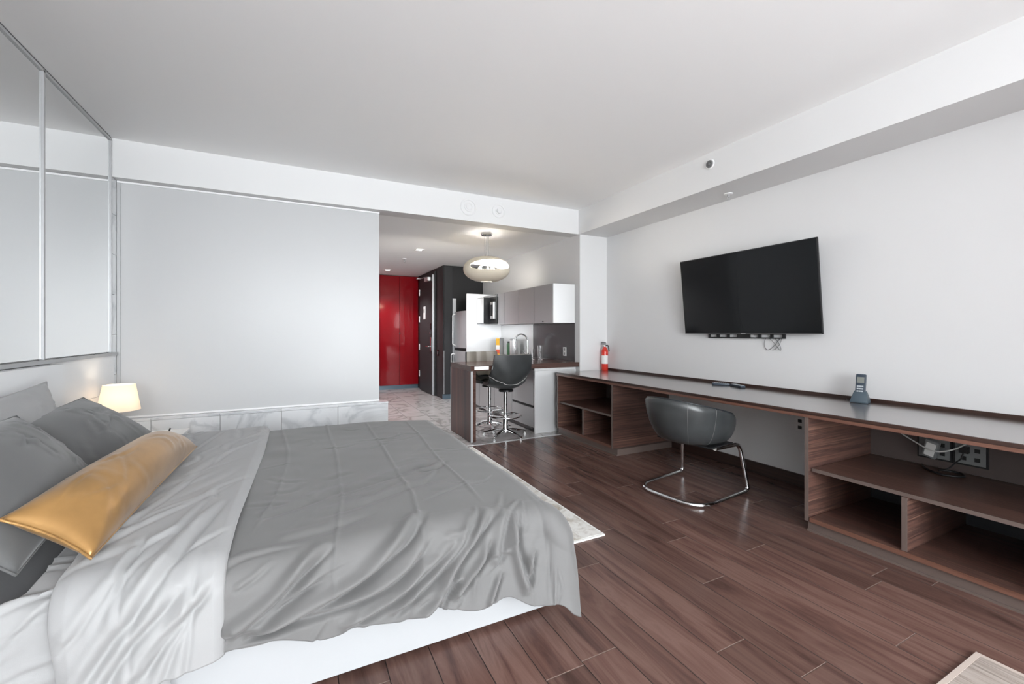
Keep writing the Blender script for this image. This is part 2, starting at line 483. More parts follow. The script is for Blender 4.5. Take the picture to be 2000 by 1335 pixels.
# lit headboard wall panel
hp = thing('wall_panel', 'white padded wall panel behind the lit bedside lamp', 'panel', (XL + .01, 4.1, .0))
box('upper_pad', 'headboard_white', XL + .001, XL + .030, 3.60, 4.60, .79, 1.083, hp, bev=.008)
box('lower_pad', 'headboard_white', XL + .001, XL + .034, 3.60, 4.60, .30, .787, hp, bev=.008)

# ================================================================== ENTRY HALL
rc = thing('closet', 'glossy red lacquered closet doors at the end of the hall', 'closet', (1.6, YH, 0))
box('toe_kick', 'kick_blue_grey', .705, 2.45, YH - .012, YH + .03, 0, .085, rc)
xs = [.74, 1.17, 1.60, 2.03, 2.455]
for a, b in zip(xs, xs[1:]):
    d = box('door', 'red_lacquer', a + .004, b - .004, YH - .025, YH + .005, .09, 2.535, rc, bev=.002)
box('lock', 'black_plastic', 2.018, 2.045, YH - .034, YH - .024, 1.24, 1.27, rc, bev=.003)

dr = thing('entry_door', 'black wooden entry door with steel hinges and lever handle', 'door', (2.45, 8.95, 0))
dy0, dy1 = 8.43, 9.42
leaf = box('door_leaf', 'door_black', 2.41, 2.447, dy0, dy1, .012, 2.44, dr, bev=.003)
box('metal_edge', 'steel', 2.404, 2.450, dy0 - .016, dy0 - .001, .012, 2.44, dr, bev=.002)
boxes('door_frame', 'black_paint', [(2.435, 2.462, dy1 + .002, dy1 + .10, 0, 2.50), (2.435, 2.462, dy0 - .09, dy0 - .018, 0, 2.50), (2.435, 2.462, dy0 - .018, dy1 + .002, 2.445, 2.50)], dr)
for hz in (2.15, 1.56, .95, .36):
    box('hinge', 'steel_light', 2.398, 2.434, dy1 + .0, dy1 + .045, hz - .065, hz + .065, dr, bev=.004)
box('lock_plate', 'chrome', 2.396, 2.41, dy0 + .06, dy0 + .12, .90, 1.17, dr, bev=.004)
tube('lever', 'chrome', smooth_path([(2.40, dy0 + .09, .985), (2.35, dy0 + .09, .985), (2.35, dy0 + .26, .985)], .02), .010, dr)
lathe('deadbolt', 'chrome', [(0, 0), (.026, 0), (.026, .022), (.018, .030), (0, .03)], 0, 0, dr, n=20,
      mx=Matrix.Translation((2.41, dy0 + .09, 1.26)) @ Matrix.Rotation(R(-90), 4, 'Y'))
box('latch_guard', 'black_gloss', 2.398, 2.41, dy0 + .075, dy0 + .105, 1.33, 1.45, dr, bev=.003)
nt_ = box('notice', 'paper_white', 2.402, 2.409, 8.93, 9.09, 1.55, 1.82, dr, bev=.002)
box('notice_print', 'gap_dark', 2.399, 2.403, 8.99, 9.05, 1.69, 1.765, nt_)
box('closer_body', 'steel_light', 2.35, 2.408, 8.56, 8.84, 2.33, 2.40, dr, bev=.006)
tube('closer_arm', 'steel', [(2.375, 8.72, 2.415), (2.30, 9.25, 2.42), (2.42, 9.55, 2.47)], .008, dr)
box('closer_bracket', 'steel_light', 2.37, 2.435, 9.48, 9.58, 2.455, 2.49, dr, bev=.003)
sw = thing('light_switch', 'small grey light switch on the black entry wall', 'switch', (2.46, 8.1, .87))
box('plate', 'black_gloss', 2.449, 2.459, 8.14, 8.22, .81, .93, sw, bev=.002)
box('rocker', 'outlet_grey', 2.444, 2.450, 8.165, 8.195, .84, .90, sw, bev=.002)
# tall black cupboard door with a long bar handle on the wall facing the room
cd = thing('black_cupboard', 'matte black cupboard front with a long steel bar pull beside the fridge', 'cupboard', (2.55, 7.86, 0))
box('door', 'door_black', 2.475, 2.635, 7.846, 7.868, .095, 2.53, cd, bev=.002)
tube('bar_pull', 'steel', [(2.468, 7.838, .10), (2.468, 7.838, .92)], .006, cd, n=8)

# ceiling fittings in the hall
for i, (lx, ly) in enumerate(((1.664, 6.54), (1.63, 8.98))):
    dl = thing('downlight', ('square recessed ceiling light nearer the pendant' if i == 0 else 'square recessed ceiling light near the red closet'), 'downlight', (lx, ly, ZS - .004), 'recessed hall lights')
    boxes('trim_ring', 'trim_white', [(lx - .065, lx + .065, ly - .065, ly - .045, ZS - .006, ZS), (lx - .065, lx + .065, ly + .045, ly + .065, ZS - .006, ZS),
                                      (lx - .065, lx - .045, ly - .045, ly + .045, ZS - .006, ZS), (lx + .045, lx + .065, ly - .045, ly + .045, ZS - .006, ZS)], dl)
    box('lens', 'downlight_glow', lx - .045, lx + .045, ly - .045, ly + .045, ZS - .003, ZS - .0005, dl)
    ld = bpy.data.lights.new('downlight_lamp', 'SPOT'); ld.energy = 200 if i == 0 else 90; ld.spot_size = R(120); ld.spot_blend = .6; ld.shadow_soft_size = .05; ld.color = (.97, .98, 1)
    lo = bpy.data.objects.new('downlight_lamp', ld); C.objects.link(lo); lo.location = (lx, ly, ZS - .02); lo.parent = dl; lo.matrix_parent_inverse = Matrix.Translation(-Vector((lx, ly, ZS - .004)))
def sprinkler(x, y, z, label):
    s = thing('sprinkler', label, 'sprinkler', (x, y, z), 'ceiling sprinkler heads')
    lathe('escutcheon', 'trim_white', [(0, z), (.038, z), (.036, z - .008), (.016, z - .012), (0, z - .012)], x, y, s, n=24)
    lathe('body', 'steel', [(0, z - .01), (.010, z - .01), (.012, z - .024), (.007, z - .03), (.007, z - .034), (0, z - .034)], x, y, s, n=12)
    tube('arm', 'steel', [(x - .009, y, z - .026), (x - .014, y, z - .04), (x - .003, y, z - .056)], .0025, s, n=6)
    tube('arm', 'steel', [(x + .009, y, z - .026), (x + .014, y, z - .04), (x + .003, y, z - .056)], .0025, s, n=6)
    lathe('deflector', 'steel', [(0, z - .056), (.017, z - .057), (.017, z - .059), (0, z - .06)], x, y, s, n=16)
sprinkler(1.643, 7.47, ZS, 'small sprinkler head on the hall ceiling between two recessed lights')
sprinkler(3.54, 2.63, ZS, 'small sprinkler head under the soffit above the television')
sd = thing('smoke_detector', 'small round grey detector on the side of the soffit', 'detector', (XK - .015, 2.604, 2.763))
mx = Matrix.Translation((XK - .015, 2.604, 2.763)) @ Matrix.Rotation(R(-90), 4, 'Y')
lathe('base', 'trim_white', [(0, 0), (.042, 0), (.042, .006), (.036, .009), (0, .009)], 0, 0, sd, n=28, mx=mx)
lathe('grille', 'detector_grey', [(0, .009), (.034, .009), (.031, .018), (.022, .018), (.020, .013), (.014, .013), (.011, .020), (0, .022)], 0, 0, sd, n=24, mx=mx)
for i, (sx, sz, rr) in enumerate(((1.739, 2.708, .098), (2.12, 2.709, .084))):
    sp = thing('ceiling_speaker', ('round white speaker on the beam, the larger left one' if i == 0 else 'round white speaker with raised centre on the beam, right one'), 'speaker', (sx, YB, sz), 'round speakers on the beam')
    mx = Matrix.Translation((sx, YB, sz)) @ Matrix.Rotation(R(90), 4, 'X')
    lathe('ring', 'paint', [(0, .001), (rr, 0), (rr, .006), (rr * .93, .010), (rr * .78, .010), (rr * .76, .005), (0, .005)], 0, 0, sp, n=40, mx=mx)
    lathe('cone', 'paint', [(rr * .55, .005), (rr * .53, .010), (rr * .42, .009), (rr * .40, .006)], 0, 0, sp, n=36, mx=mx)
    lathe('centre_cap', 'paint', [(rr * (.36 if i else .3), .005), (rr * (.34 if i else .26), .020 if i else .009), (0, .026 if i else .011)], 0, 0, sp, n=28, mx=mx)

# ================================================================== KITCHEN
YE = 7.0      # tall steel panel
# wall cabinets
for i, (a, b) in enumerate(((4.71, 5.207), (5.207, 5.674), (5.674, 6.171), (6.171, 6.43))):
    lab = ['steel wall cabinet nearest the room with a bright end panel', 'steel wall cabinet second from the room end',
           'steel wall cabinet third from the room end, above the sink tap', 'narrow steel wall cabinet beside the microwave'][i]
    cb = thing('wall_cabinet', lab, 'cabinet', (3.1, (a + b) / 2, 1.40), 'steel wall cabinets over the counter')
    box('carcass', 'steel_light', 2.965, XK, a + .001, b - .001, 1.40, 1.905, cb)
    d = box('door', 'steel', 2.943, 2.963, a + .005, b - .005, 1.398, 1.907, cb, bev=.002)
    if i == 0:
        box('end_panel', 'steel_light', 2.945, XK - .002, 4.702, 4.712, 1.398, 1.907, cb, bev=.001)
        lathe('knob', 'black_plastic', [(0, 0), (.008, 0), (.008, .010), (0, .012)], 0, 0, cb, n=14, mx=Matrix.Translation((2.943, 4.96, 1.42)) @ Matrix.Rotation(R(-90), 4, 'Y'))
mwv = thing('microwave', 'black and steel microwave oven hung beside the steel cabinets', 'microwave', (3.05, 6.70, 1.42))
box('body', 'black_plastic', 2.944, XK - .004, 6.434, YE - .004, 1.415, 1.90, mwv, bev=.004)
md = box('door', 'black_plastic', 2.806, 2.925, 6.70, YE - .006, 1.42, 1.865, mwv, bev=.004)
box('door_window', 'steel_light', 2.800, 2.807, 6.706, YE - .012, 1.43, 1.855, md, bev=.002)  # pale colour stands in for the reflection in the door glass
pn = box('control_panel', 'black_plastic', 2.922, 2.945, 6.438, 6.698, 1.42, 1.865, mwv, bev=.003)
box('handle', 'steel_light', 2.895, 2.923, 6.50, 6.63, 1.50, 1.78, mwv, bev=.012, seg=3)
box('handle_inset', 'black_plastic', 2.890, 2.897, 6.525, 6.605, 1.545, 1.735, mwv, bev=.002)
box('vent_hood', 'steel_dark', 2.925, 2.96, 6.434, YE - .004, 1.868, 1.905, mwv, bev=.002)
# backsplash sheets
bs = thing('backsplash', 'dark brushed steel backsplash sheet under the near wall cabinets', 'backsplash', (XK, 5.2, .89))
box('sheet', 'steel_dark', XK - .006, XK - .001, 4.70, 5.82, .886, 1.396, bs)
bs2 = thing('backsplash', 'brushed steel backsplash sheet coloured pale for its reflections, behind the tap and canisters', 'backsplash', (XK, 6.4, .89))
box('sheet', 'steel_light', XK - .006, XK - .001, 5.823, YE - .002, .886, 1.396, bs2)  # same steel as the dark sheet, reflected light put into the tone
ot = thing('wall_outlet', 'white double outlet on the dark steel backsplash', 'outlet', (XK - .006, 4.931, 1.01), 'white wall outlets')
box('plate', 'outlet_white', XK - .013, XK - .006, 4.895, 4.967, .95, 1.07, ot, bev=.003)
for q in (.982, 1.038): box('socket', 'outlet_grey', XK - .0145, XK - .0125, 4.916, 4.946, q - .017, q + .017, ot, bev=.001)
# worktop: peninsula + run along the wall, one continuous board
wt = thing('worktop', 'dark brown wooden worktop running from the breakfast bar along the kitchen wall', 'worktop', (2.6, 4.95, .82))
bm = bmesh.new()
pts = [(1.768, 4.60), (XK - .002, 4.60), (XK - .002, YE - .003), (2.63, YE - .003), (2.63, 5.33), (1.768, 5.33)]
lo = [bm.verts.new((x, y, .825)) for x, y in pts]; hi = [bm.verts.new((x, y, .884)) for x, y in pts]
bm.faces.new(lo[::-1]); bm.faces.new(hi)
for q in range(6): bm.faces.new((lo[q], lo[(q + 1) % 6], hi[(q + 1) % 6], hi[q]))
finish(bm, 'board', 'counter_wood', wt, smooth=True, bev=.003)
lb = box('steel_tag', 'steel_light', 1.812, 1.99, 4.594, 4.601, .838, .876, wt, bev=.001)
# end leg of the bar
bl = thing('bar_end_panel', 'dark striped wooden end panel holding up the breakfast bar', 'panel', (1.79, 4.96, 0))
box('panel', 'ebony_z', 1.770, 1.83, 4.612, 5.322, .004, .823, bl, bev=.002)
box('edge_strip', 'alu', 1.769, 1.792, 4.600, 4.613, .004, .823, bl, bev=.002)
box('edge_strip', 'counter_wood', 1.793, 1.831, 4.603, 4.613, .004, .823, bl, bev=.002)
box('edge_strip', 'alu', 1.766, 1.772, 5.322, 5.328, .004, .823, bl)
# base cabinets below the worktop
units = [(4.70, 5.33, 'steel drawer unit with a black finger gap at the end of the kitchen run'), (5.334, 5.93, 'steel base cabinet beside the drawer unit under the worktop'),
         (5.934, 6.53, 'steel base cabinet under the tap'), (6.534, 6.995, 'steel base cabinet beside the tall steel panel')]
for i, (a, b, lab) in enumerate(units):
    u = thing('base_cabinet', lab, 'cabinet', (2.95, (a + b) / 2, 0), 'steel base cabinets under the worktop')
    box('carcass', 'steel', 2.684, XK - .003, a, b, .06, .823, u)
    box('toe_kick', 'steel_dark', 2.70, XK - .003, a, b, 0.0, .06, u)
    if i == 0:
        box('drawer', 'steel', 2.660, 2.683, a + .022, b - .003, .345, .80, u, bev=.002)
        box('finger_gap', 'gap_dark', 2.672, 2.684, a + .022, b - .003, .315, .343, u)
        box('drawer', 'steel', 2.660, 2.683, a + .022, b - .003, .065, .313, u, bev=.002)
        box('end_panel', 'steel_light', 2.655, XK - .003, a - .022, a - .001, .0, .785, u, bev=.002)
        box('top_rail', 'trim_white', 2.655, XK - .003, a - .016, a - .001, .787, .823, u)
    else:
        box('door', 'steel', 2.660, 2.683, a + .003, b - .003, .065, .80, u, bev=.002)
# tall panel + refrigerator
tp = thing('tall_panel', 'tall pale steel panel standing between microwave and fridge', 'panel', (2.95, YE, 0))
box('panel', 'steel_light', 2.612, XK - .003, YE, YE + .03, 0, 1.945, tp, bev=.002)
fr = thing('refrigerator', 'stainless steel fridge tucked behind the tall steel panel', 'fridge', (2.95, 7.45, 0))
box('body', 'steel_dark', 2.70, XK - .004, YE + .034, 7.80, .02, 1.66, fr, bev=.004)
box('foot', 'black_plastic', 2.72, 3.2, YE + .05, 7.78, 0, .02, fr)
# bowed upper and lower doors
def bowed(name, z0, z1, m):
    bm = bmesh.new(); n = 12; A = []; B = []
    for q in range(n + 1):
        t = q / n; y = YE + .04 + t * (7.79 - YE - .04)
        xo = 2.665 - .045 * (1 - (2 * t - 1) ** 2)
        A.append(bm.verts.new((xo, y, z0))); B.append(bm.verts.new((xo, y, z1)))
    c = [bm.verts.new((2.698, YE + .04, z0)), bm.verts.new((2.698, 7.79, z0)), bm.verts.new((2.698, YE + .04, z1)), bm.verts.new((2.698, 7.79, z1))]
    for q in range(n): bm.faces.new((A[q], A[q + 1], B[q + 1], B[q]))
    bm.faces.new(A + [c[1], c[0]]); bm.faces.new(B[::-1] + [c[2], c[3]]); bm.faces.new((A[0], B[0], c[2], c[0])); bm.faces.new((A[-1], c[1], c[3], B[-1])); bm.faces.new((c[0], c[2], c[3], c[1]))
    return finish(bm, name, m, fr, smooth=True, angle=30)
bowed('door', .99, 1.655, 'steel_fridge'); bowed('freezer_door', .06, .93, 'steel_fridge'); 
box('gasket', 'gap_dark', 2.66, 2.70, YE + .05, 7.78, .935, .985, fr)
tube('handle', 'steel_light', smooth_path([(2.665, 7.70, 1.02), (2.60, 7.72, 1.04), (2.60, 7.72, 1.60), (2.665, 7.70, 1.62)], .02), .010, fr)
tube('handle', 'steel_light', smooth_path([(2.665, 7.72, .86), (2.585, 7.76, .86), (2.585, 7.76, .30), (2.665, 7.72, .30)], .02), .009, fr)
sp_ = thing('filler_panel', 'narrow brushed steel strip between fridge and black wall', 'panel', (2.66, 7.83, 0))
box('strip', 'steel', 2.632, 2.70, 7.806, 7.842, 0, 1.92, sp_, bev=.002)

# tap
fa = thing('kitchen_tap', 'chrome gooseneck kitchen tap arched over the worktop', 'tap', (3.12, 5.72, .884))
lathe('base', 'chrome', [(0, .884), (.030, .884), (.030, .892), (.022, .90), (.020, .955), (.014, .965), (0, .965)], 3.12, 5.72, fa, n=20)
arc = [(3.12, 5.72, .95), (3.12, 5.72, 1.10)] + [(3.01 + .11 * math.cos(q * PI / 10), 5.72, 1.13 + .115 * math.sin(q * PI / 10)) for q in range(11)] + [(2.90, 5.72, 1.06)]
tube('spout', 'chrome', arc, .011, fa)
lathe('spray_head', 'chrome', [(0, 1.0), (.015, 1.0), (.017, 1.03), (.013, 1.075), (0, 1.075)], 2.90, 5.72, fa, n=16)
tube('lever', 'chrome', [(3.12, 5.74, .93), (3.12, 5.80, .95), (3.11, 5.84, .99)], .006, fa)
# things on the worktop
cr = thing('food_carton', 'white and yellow printed food carton standing by the tall panel', 'carton', (3.10, 6.62, .884))
mxr = Matrix.Translation((3.06, 6.62, .884)) @ Matrix.Rotation(R(37), 4, 'Z')
cbx = box('box', 'paper_white', -.05, .10, -.035, .035, 0, .29, cr, mx=mxr)
box('print', 'yellow_print', -.052, -.050, -.034, .034, .17, .285, cbx, mx=mxr)
box('print', 'red_print', -.052, -.050, -.034, .034, .03, .10, cbx, mx=mxr)
box('print', 'yellow_print', -.052, -.050, -.034, .034, .002, .03, cbx, mx=mxr)
box('print', 'paper_white', -.052, -.050, -.034, .034, .10, .17, cbx, mx=mxr)
jr = thing('jar', 'small dark green lidded jar beside the food carton', 'jar', (3.14, 6.38, .884))
lathe('body', 'green_print', [(0, .884), (.045, .884), (.048, .90), (.048, 1.07), (.036, 1.095), (0, 1.095)], 3.14, 6.38, jr, n=24)
lathe('lid', 'black_plastic', [(0, 1.095), (.038, 1.095), (.038, 1.12), (0, 1.122)], 3.14, 6.38, jr, n=24)
cn = thing('canister', 'brushed steel canister between the jar and the tap', 'canister', (3.13, 6.22, .884))
lathe('body', 'steel_light', [(0, .884), (.058, .884), (.06, .888), (.06, 1.14), (0, 1.14)], 3.13, 6.22, cn, n=28)
lathe('lid', 'steel', [(0, 1.14), (.062, 1.14), (.062, 1.16), (.05, 1.165), (0, 1.166)], 3.13, 6.22, cn, n=28)
for i, (gx, gy, hh) in enumerate(((3.10, 5.30, .20), (3.0, 5.36, .15))):
    gl = tag(lathe('drinking_glass', 'glass', [(0, .8845), (.034, .8845), (.040, .884 + hh), (.0375, .884 + hh), (.032, .893), (0, .893)], gx, gy, n=28),
             'tall clear drinking glass on the worktop' if i == 0 else 'shorter clear drinking glass on the worktop nearer the stool', 'glass', 'clear glasses on the worktop')
tag(box('folded_towel', 'navy_plastic', 2.80, 3.0, 5.95, 6.2, .8845, .90, bev=.006), 'dark blue folded cloth lying on the worktop behind the stool', 'cloth')

# pendant lamp
PX, PY = 2.165, 5.07
pl = thing('pendant_lamp', 'cream oval pendant lamp with a wide eye-shaped cut-out over the bar', 'lamp', (PX, PY, ZS))
lathe('canopy', 'chrome', [(0, ZS), (.075, ZS), (.075, ZS - .022), (.066, ZS - .030), (0, ZS - .030)], PX, PY, pl, n=32)
tube('cord', 'cable_white', [(PX, PY, ZS - .03), (PX + .004, PY, 2.235)], .0035, pl, n=8)
tube('wire', 'steel', [(PX - .03, PY, ZS - .03), (PX - .03, PY, 2.24)], .0012, pl, n=6)
tube('wire', 'steel', [(PX + .03, PY, ZS - .03), (PX + .03, PY, 2.24)], .0012, pl, n=6)
def pendant_shell():
    cz, rx, rz = 2.083, .300, .162
    nu, nv = 220, 120
    az0 = math.atan2(-PY, -PX) + R(18)       # the cut-out looks toward the room
    bm = bmesh.new()
    def pt(u, v, k):
        a = 2 * PI * u / nu; e = -PI / 2 + PI * v / nv
        ce = abs(math.cos(e)) ** .85
        return Vector((PX + (rx - k) * ce * math.cos(a), PY + (rx - k) * ce * math.sin(a), cz + (rz - k) * math.sin(e)))
    def hole(u, v):
        a = 2 * PI * u / nu; e = -PI / 2 + PI * v / nv
        for az in (az0, az0 + PI):
            d = (a - az + PI) % (2 * PI) - PI
            if (d / R(62)) ** 2 + ((e - R(12) - .12 * math.sin(d)) / R(25)) ** 2 < 1: return True
        return e > R(78) or e < R(-80)
    V = {}
    def vert(u, v, s):
        key = (u % nu, v, s)
        if key not in V: V[key] = bm.verts.new(pt(u, v, .006 if s else 0))
        return V[key]
    inner = []
    for u in range(nu):
        for v in range(1, nv - 1):
            if hole(u + .5, v + .5): continue
            bm.faces.new((vert(u, v, 0), vert(u + 1, v, 0), vert(u + 1, v + 1, 0), vert(u, v + 1, 0)))
            f = bm.faces.new((vert(u, v, 1), vert(u, v + 1, 1), vert(u + 1, v + 1, 1), vert(u + 1, v, 1)))
            f.material_index = 1
    # close the rims
    for key in list(V):
        pass
    es = [e for e in bm.edges if len(e.link_faces) == 1]
    inv = {v: k for k, v in V.items()}
    for e in es:
        k0, k1 = inv[e.verts[0]], inv[e.verts[1]]
        if k0[2] == 0 and (k0[0], k0[1], 1) in V and (k1[0], k1[1], 1) in V:
            try: bm.faces.new((e.verts[0], e.verts[1], V[(k1[0], k1[1], 1)], V[(k0[0], k0[1], 1)]))
            except ValueError: pass
    bmesh.ops.recalc_face_normals(bm, faces=bm.faces)
    me = bpy.data.meshes.new('shade'); bm.to_mesh(me); bm.free()
    for p in me.polygons: p.use_smooth = True
    me.set_sharp_from_angle(angle=R(50))
    me.materials.append(M['shade_cream']); me.materials.append(M['shade_inside'])
    return new_obj('shade', me, None, pl)
pendant_shell()
lathe('bottom_cap', 'shade_inside', [(0, 1.918), (.052, 1.920), (.052, 1.928), (0, 1.93)], PX, PY, pl, n=24)
lathe('top_cap', 'shade_cream', [(.07, 2.238), (.05, 2.246), (0, 2.248)], PX, PY, pl, n=24)
for q, (bx, by) in enumerate(((-.09, 0), (.05, .075), (.05, -.075))):
    lathe('bulb', 'bulb', [(0, 2.04), (.016, 2.045), (.026, 2.062), (.027, 2.08), (.018, 2.10), (.013, 2.115), (0, 2.118)], PX + bx, PY + by, pl, n=16)
    tube('socket_arm', 'steel', [(PX + bx, PY + by, 2.115), (PX + bx * .5, PY + by * .5, 2.14), (PX, PY, 2.20)], .007, pl, n=8)
pd = bpy.data.lights.new('pendant_bulb_light', 'POINT'); pd.energy = 80; pd.color = (1, .95, .87); pd.shadow_soft_size = .08
po = bpy.data.objects.new('pendant_bulb_light', pd); C.objects.link(po); po.location = (PX, PY, 2.09); po.parent = pl; po.matrix_parent_inverse = Matrix.Translation(-Vector((PX, PY, ZS)))

# ================================================================== BAR STOOLS (local: faces +Y, column at origin)
mat('edge_grey', (.13, .097, .085), .4, .1)
def spline(pts, n):
    P = np.array(pts, float); t = np.linspace(0, len(P) - 1, n); out = []
    for q in t:
        i = min(int(q), len(P) - 2); f = q - i
        p0, p1, p2, p3 = P[max(i - 1, 0)], P[i], P[i + 1], P[min(i + 2, len(P) - 1)]
        out.append(.5 * ((2 * p1) + (-p0 + p2) * f + (2 * p0 - 5 * p1 + 4 * p2 - p3) * f * f + (-p0 + 3 * p1 - 3 * p2 + p3) * f ** 3))
    return np.array(out)
def make_stool(label):
    st = thing('bar_stool', label, 'stool', (0, 0, 0), 'leather bar stools at the breakfast bar')
    prof = spline([(-.285, 1.005), (-.275, .90), (-.262, .79), (-.235, .69), (-.17, .615), (-.06, .583), (.08, .588), (.19, .600)], 44)
    hw = spline([(.235, 0), (.243, 0), (.25, 0), (.25, 0), (.245, 0), (.24, 0), (.235, 0), (.225, 0)], 44)[:, 0]
    tt = np.linspace(-1, 1, 29)
    d = np.gradient(prof, axis=0); nrm = np.stack([-d[:, 1], d[:, 0]], -1); nrm /= np.linalg.norm(nrm, axis=1, keepdims=True)   # toward the sitter
    if nrm[5, 0] < 0: nrm = -nrm
    sarr = np.linspace(0, 1, 44)
    lift = .03 + .12 * np.exp(-((sarr - .5) / .22) ** 2)
    def surf(off, rows=slice(None), wscale=1.0, puff=None):
        p = prof[rows]; n_ = nrm[rows]; w_ = hw[rows] * wscale; l_ = lift[rows]
        T = np.abs(tt)[None, :] ** 2.2 * l_[:, None] + off
        if puff is not None: T = T + puff[rows]
        X = tt[None, :] * w_[:, None]
        return X, p[:, 0][:, None] + n_[:, 0][:, None] * T, p[:, 1][:, None] + n_[:, 1][:, None] * T
    X, Y, Z = surf(0.0)
    bm = bmesh.new()
    Xi, Yi, Zi = surf(.035)
    h, w = X.shape
    A = [[bm.verts.new((X[i, j], Y[i, j], Z[i, j])) for j in range(w)] for i in range(h)]
    B = [[bm.verts.new((Xi[i, j], Yi[i, j], Zi[i, j])) for j in range(w)] for i in range(h)]
    for i in range(h - 1):
        for j in range(w - 1):
            bm.faces.new((A[i][j], A[i][j + 1], A[i + 1][j + 1], A[i + 1][j])); bm.faces.new((B[i][j], B[i + 1][j], B[i + 1][j + 1], B[i][j + 1]))
    for i in range(h - 1):
        bm.faces.new((A[i][0], A[i + 1][0], B[i + 1][0], B[i][0])); bm.faces.new((A[i][-1], B[i][-1], B[i + 1][-1], A[i + 1][-1]))
    for j in range(w - 1):
        bm.faces.new((A[0][j], B[0][j], B[0][j + 1], A[0][j + 1])); bm.faces.new((A[-1][j], A[-1][j + 1], B[-1][j + 1], B[-1][j]))
    finish(bm, 'shell', 'leather_grey', st, smooth=True, angle=60)
    ch = .034 * np.abs(np.cos(tt * 1.5 * PI)) ** .6
    pf = np.tile(ch, (44, 1))
    X, Y, Z = surf(.036, slice(0, 22), .97, pf)
    grid_mesh('back_cushion', 'leather_grey_lit', X, Y, Z, st, thick=-.0)
    X, Y, Z = surf(.036, slice(22, 44), .96, pf * .8)
    grid_mesh('seat_cushion', 'leather_grey', X, Y, Z, st)
    X, Y, Z = surf(-.002)
    k = 21
    tube('piping', 'piping_light', [(X[k + abs(j - 14) // -6, j], Y[k - abs(j - 14) // 6, j] , Z[k - abs(j - 14) // 6, j]) for j in range(29)], .0035, st, n=6)
    lathe('seat_plate', 'black_plastic', [(0, .555), (.09, .555), (.09, .575), (.05, .590), (0, .59)], 0, -.02, st, n=20)
    lathe('column', 'chrome', [(0, .10), (.034, .10), (.034, .25), (.030, .26), (.024, .262), (.024, .556), (0, .556)], 0, 0, st, n=24)
    ring = [(.195 * math.cos(2 * PI * q / 40), .195 * math.sin(2 * PI * q / 40), .255) for q in range(40)]
    tube('footrest_ring', 'chrome', ring, .009, st, closed=True)
    for q in range(3):
        a = 2 * PI * q / 3 + .6
        tube('ring_spoke', 'chrome', [(.03 * math.cos(a), .03 * math.sin(a), .24), (.19 * math.cos(a), .19 * math.sin(a), .254)], .006, st, n=8)
    lathe('hub', 'chrome', [(0, .055), (.045, .055), (.048, .085), (.036, .11), (0, .11)], 0, 0, st, n=24)
    for q in range(5):
        a = 2 * PI * q / 5 + R(-90 + 20)
        ca, sa = math.cos(a), math.sin(a)
        bm = bmesh.new(); prev = None; n = 8
        for i in range(n + 1):
            t = i / n; r_ = .03 + .25 * t; z = .095 - .055 * t ** 1.4; w_ = .021 - .007 * t; hh = .026 - .010 * t
            ringv = [bm.verts.new((ca * r_ - sa * s * w_, sa * r_ + ca * s * w_, z + dz)) for s, dz in ((-1, -hh / 2), (1, -hh / 2), (1, 0), (.5, hh / 2), (-.5, hh / 2), (-1, 0))]
            if prev: 
                for m_ in range(6): bm.faces.new((prev[m_], prev[(m_ + 1) % 6], ringv[(m_ + 1) % 6], ringv[m_]))
            else: bm.faces.new(ringv[::-1])
            prev = ringv
        bm.faces.new(prev)
        lg = finish(bm, 'leg', 'chrome', st, smooth=True, angle=40)
        lathe('glide', 'steel_light', [(0, .0005), (.018, .0005), (.018, .012), (.008, .018), (.008, .036), (0, .036)], ca * .268, sa * .268, lg, n=14)
    return st
s1 = make_stool('dark leather bar stool in front of the bar, its smooth back to the room')
s2 = copy_tree(s1, (2.26, 5.20, 0), R(180 + 4))
s2['label'] = 'leather bar stool behind the bar, its channelled backrest, toned as window-lit leather, facing the room'
s1.location = (2.262, 4.715, 0.0); s1.rotation_euler = (0, 0, R(-3))

# ================================================================== BUILT-IN DESK RUN
DF = 2.915          # front of the desk run
DZ = .77
YD0 = .02
dt = thing('desk_top', 'long dark wooden desk top running along the television wall', 'desk', (3.3, 2.3, .73))
box('board', 'ebony_top', DF + .006, XR - .001, YD0, 4.585, DZ - .042, DZ, dt, bev=.002)
box('edge_band', 'dark_band', DF - .002, DF + .006, YD0, 4.585, DZ - .022, DZ - .001, dt, bev=.003)
box('edge_band', 'edge_band', DF - .001, DF + .006, YD0, 4.585, DZ - .042, DZ - .0225, dt, bev=.003)
box('back_strip', 'dark_band', XR - .018, XR - .001, YD0, 4.582, DZ, DZ + .026, dt, bev=.002)
box('end_cap', 'edge_grey', DF, 3.27, 4.585, 4.588, DZ - .04, DZ - .002, dt)

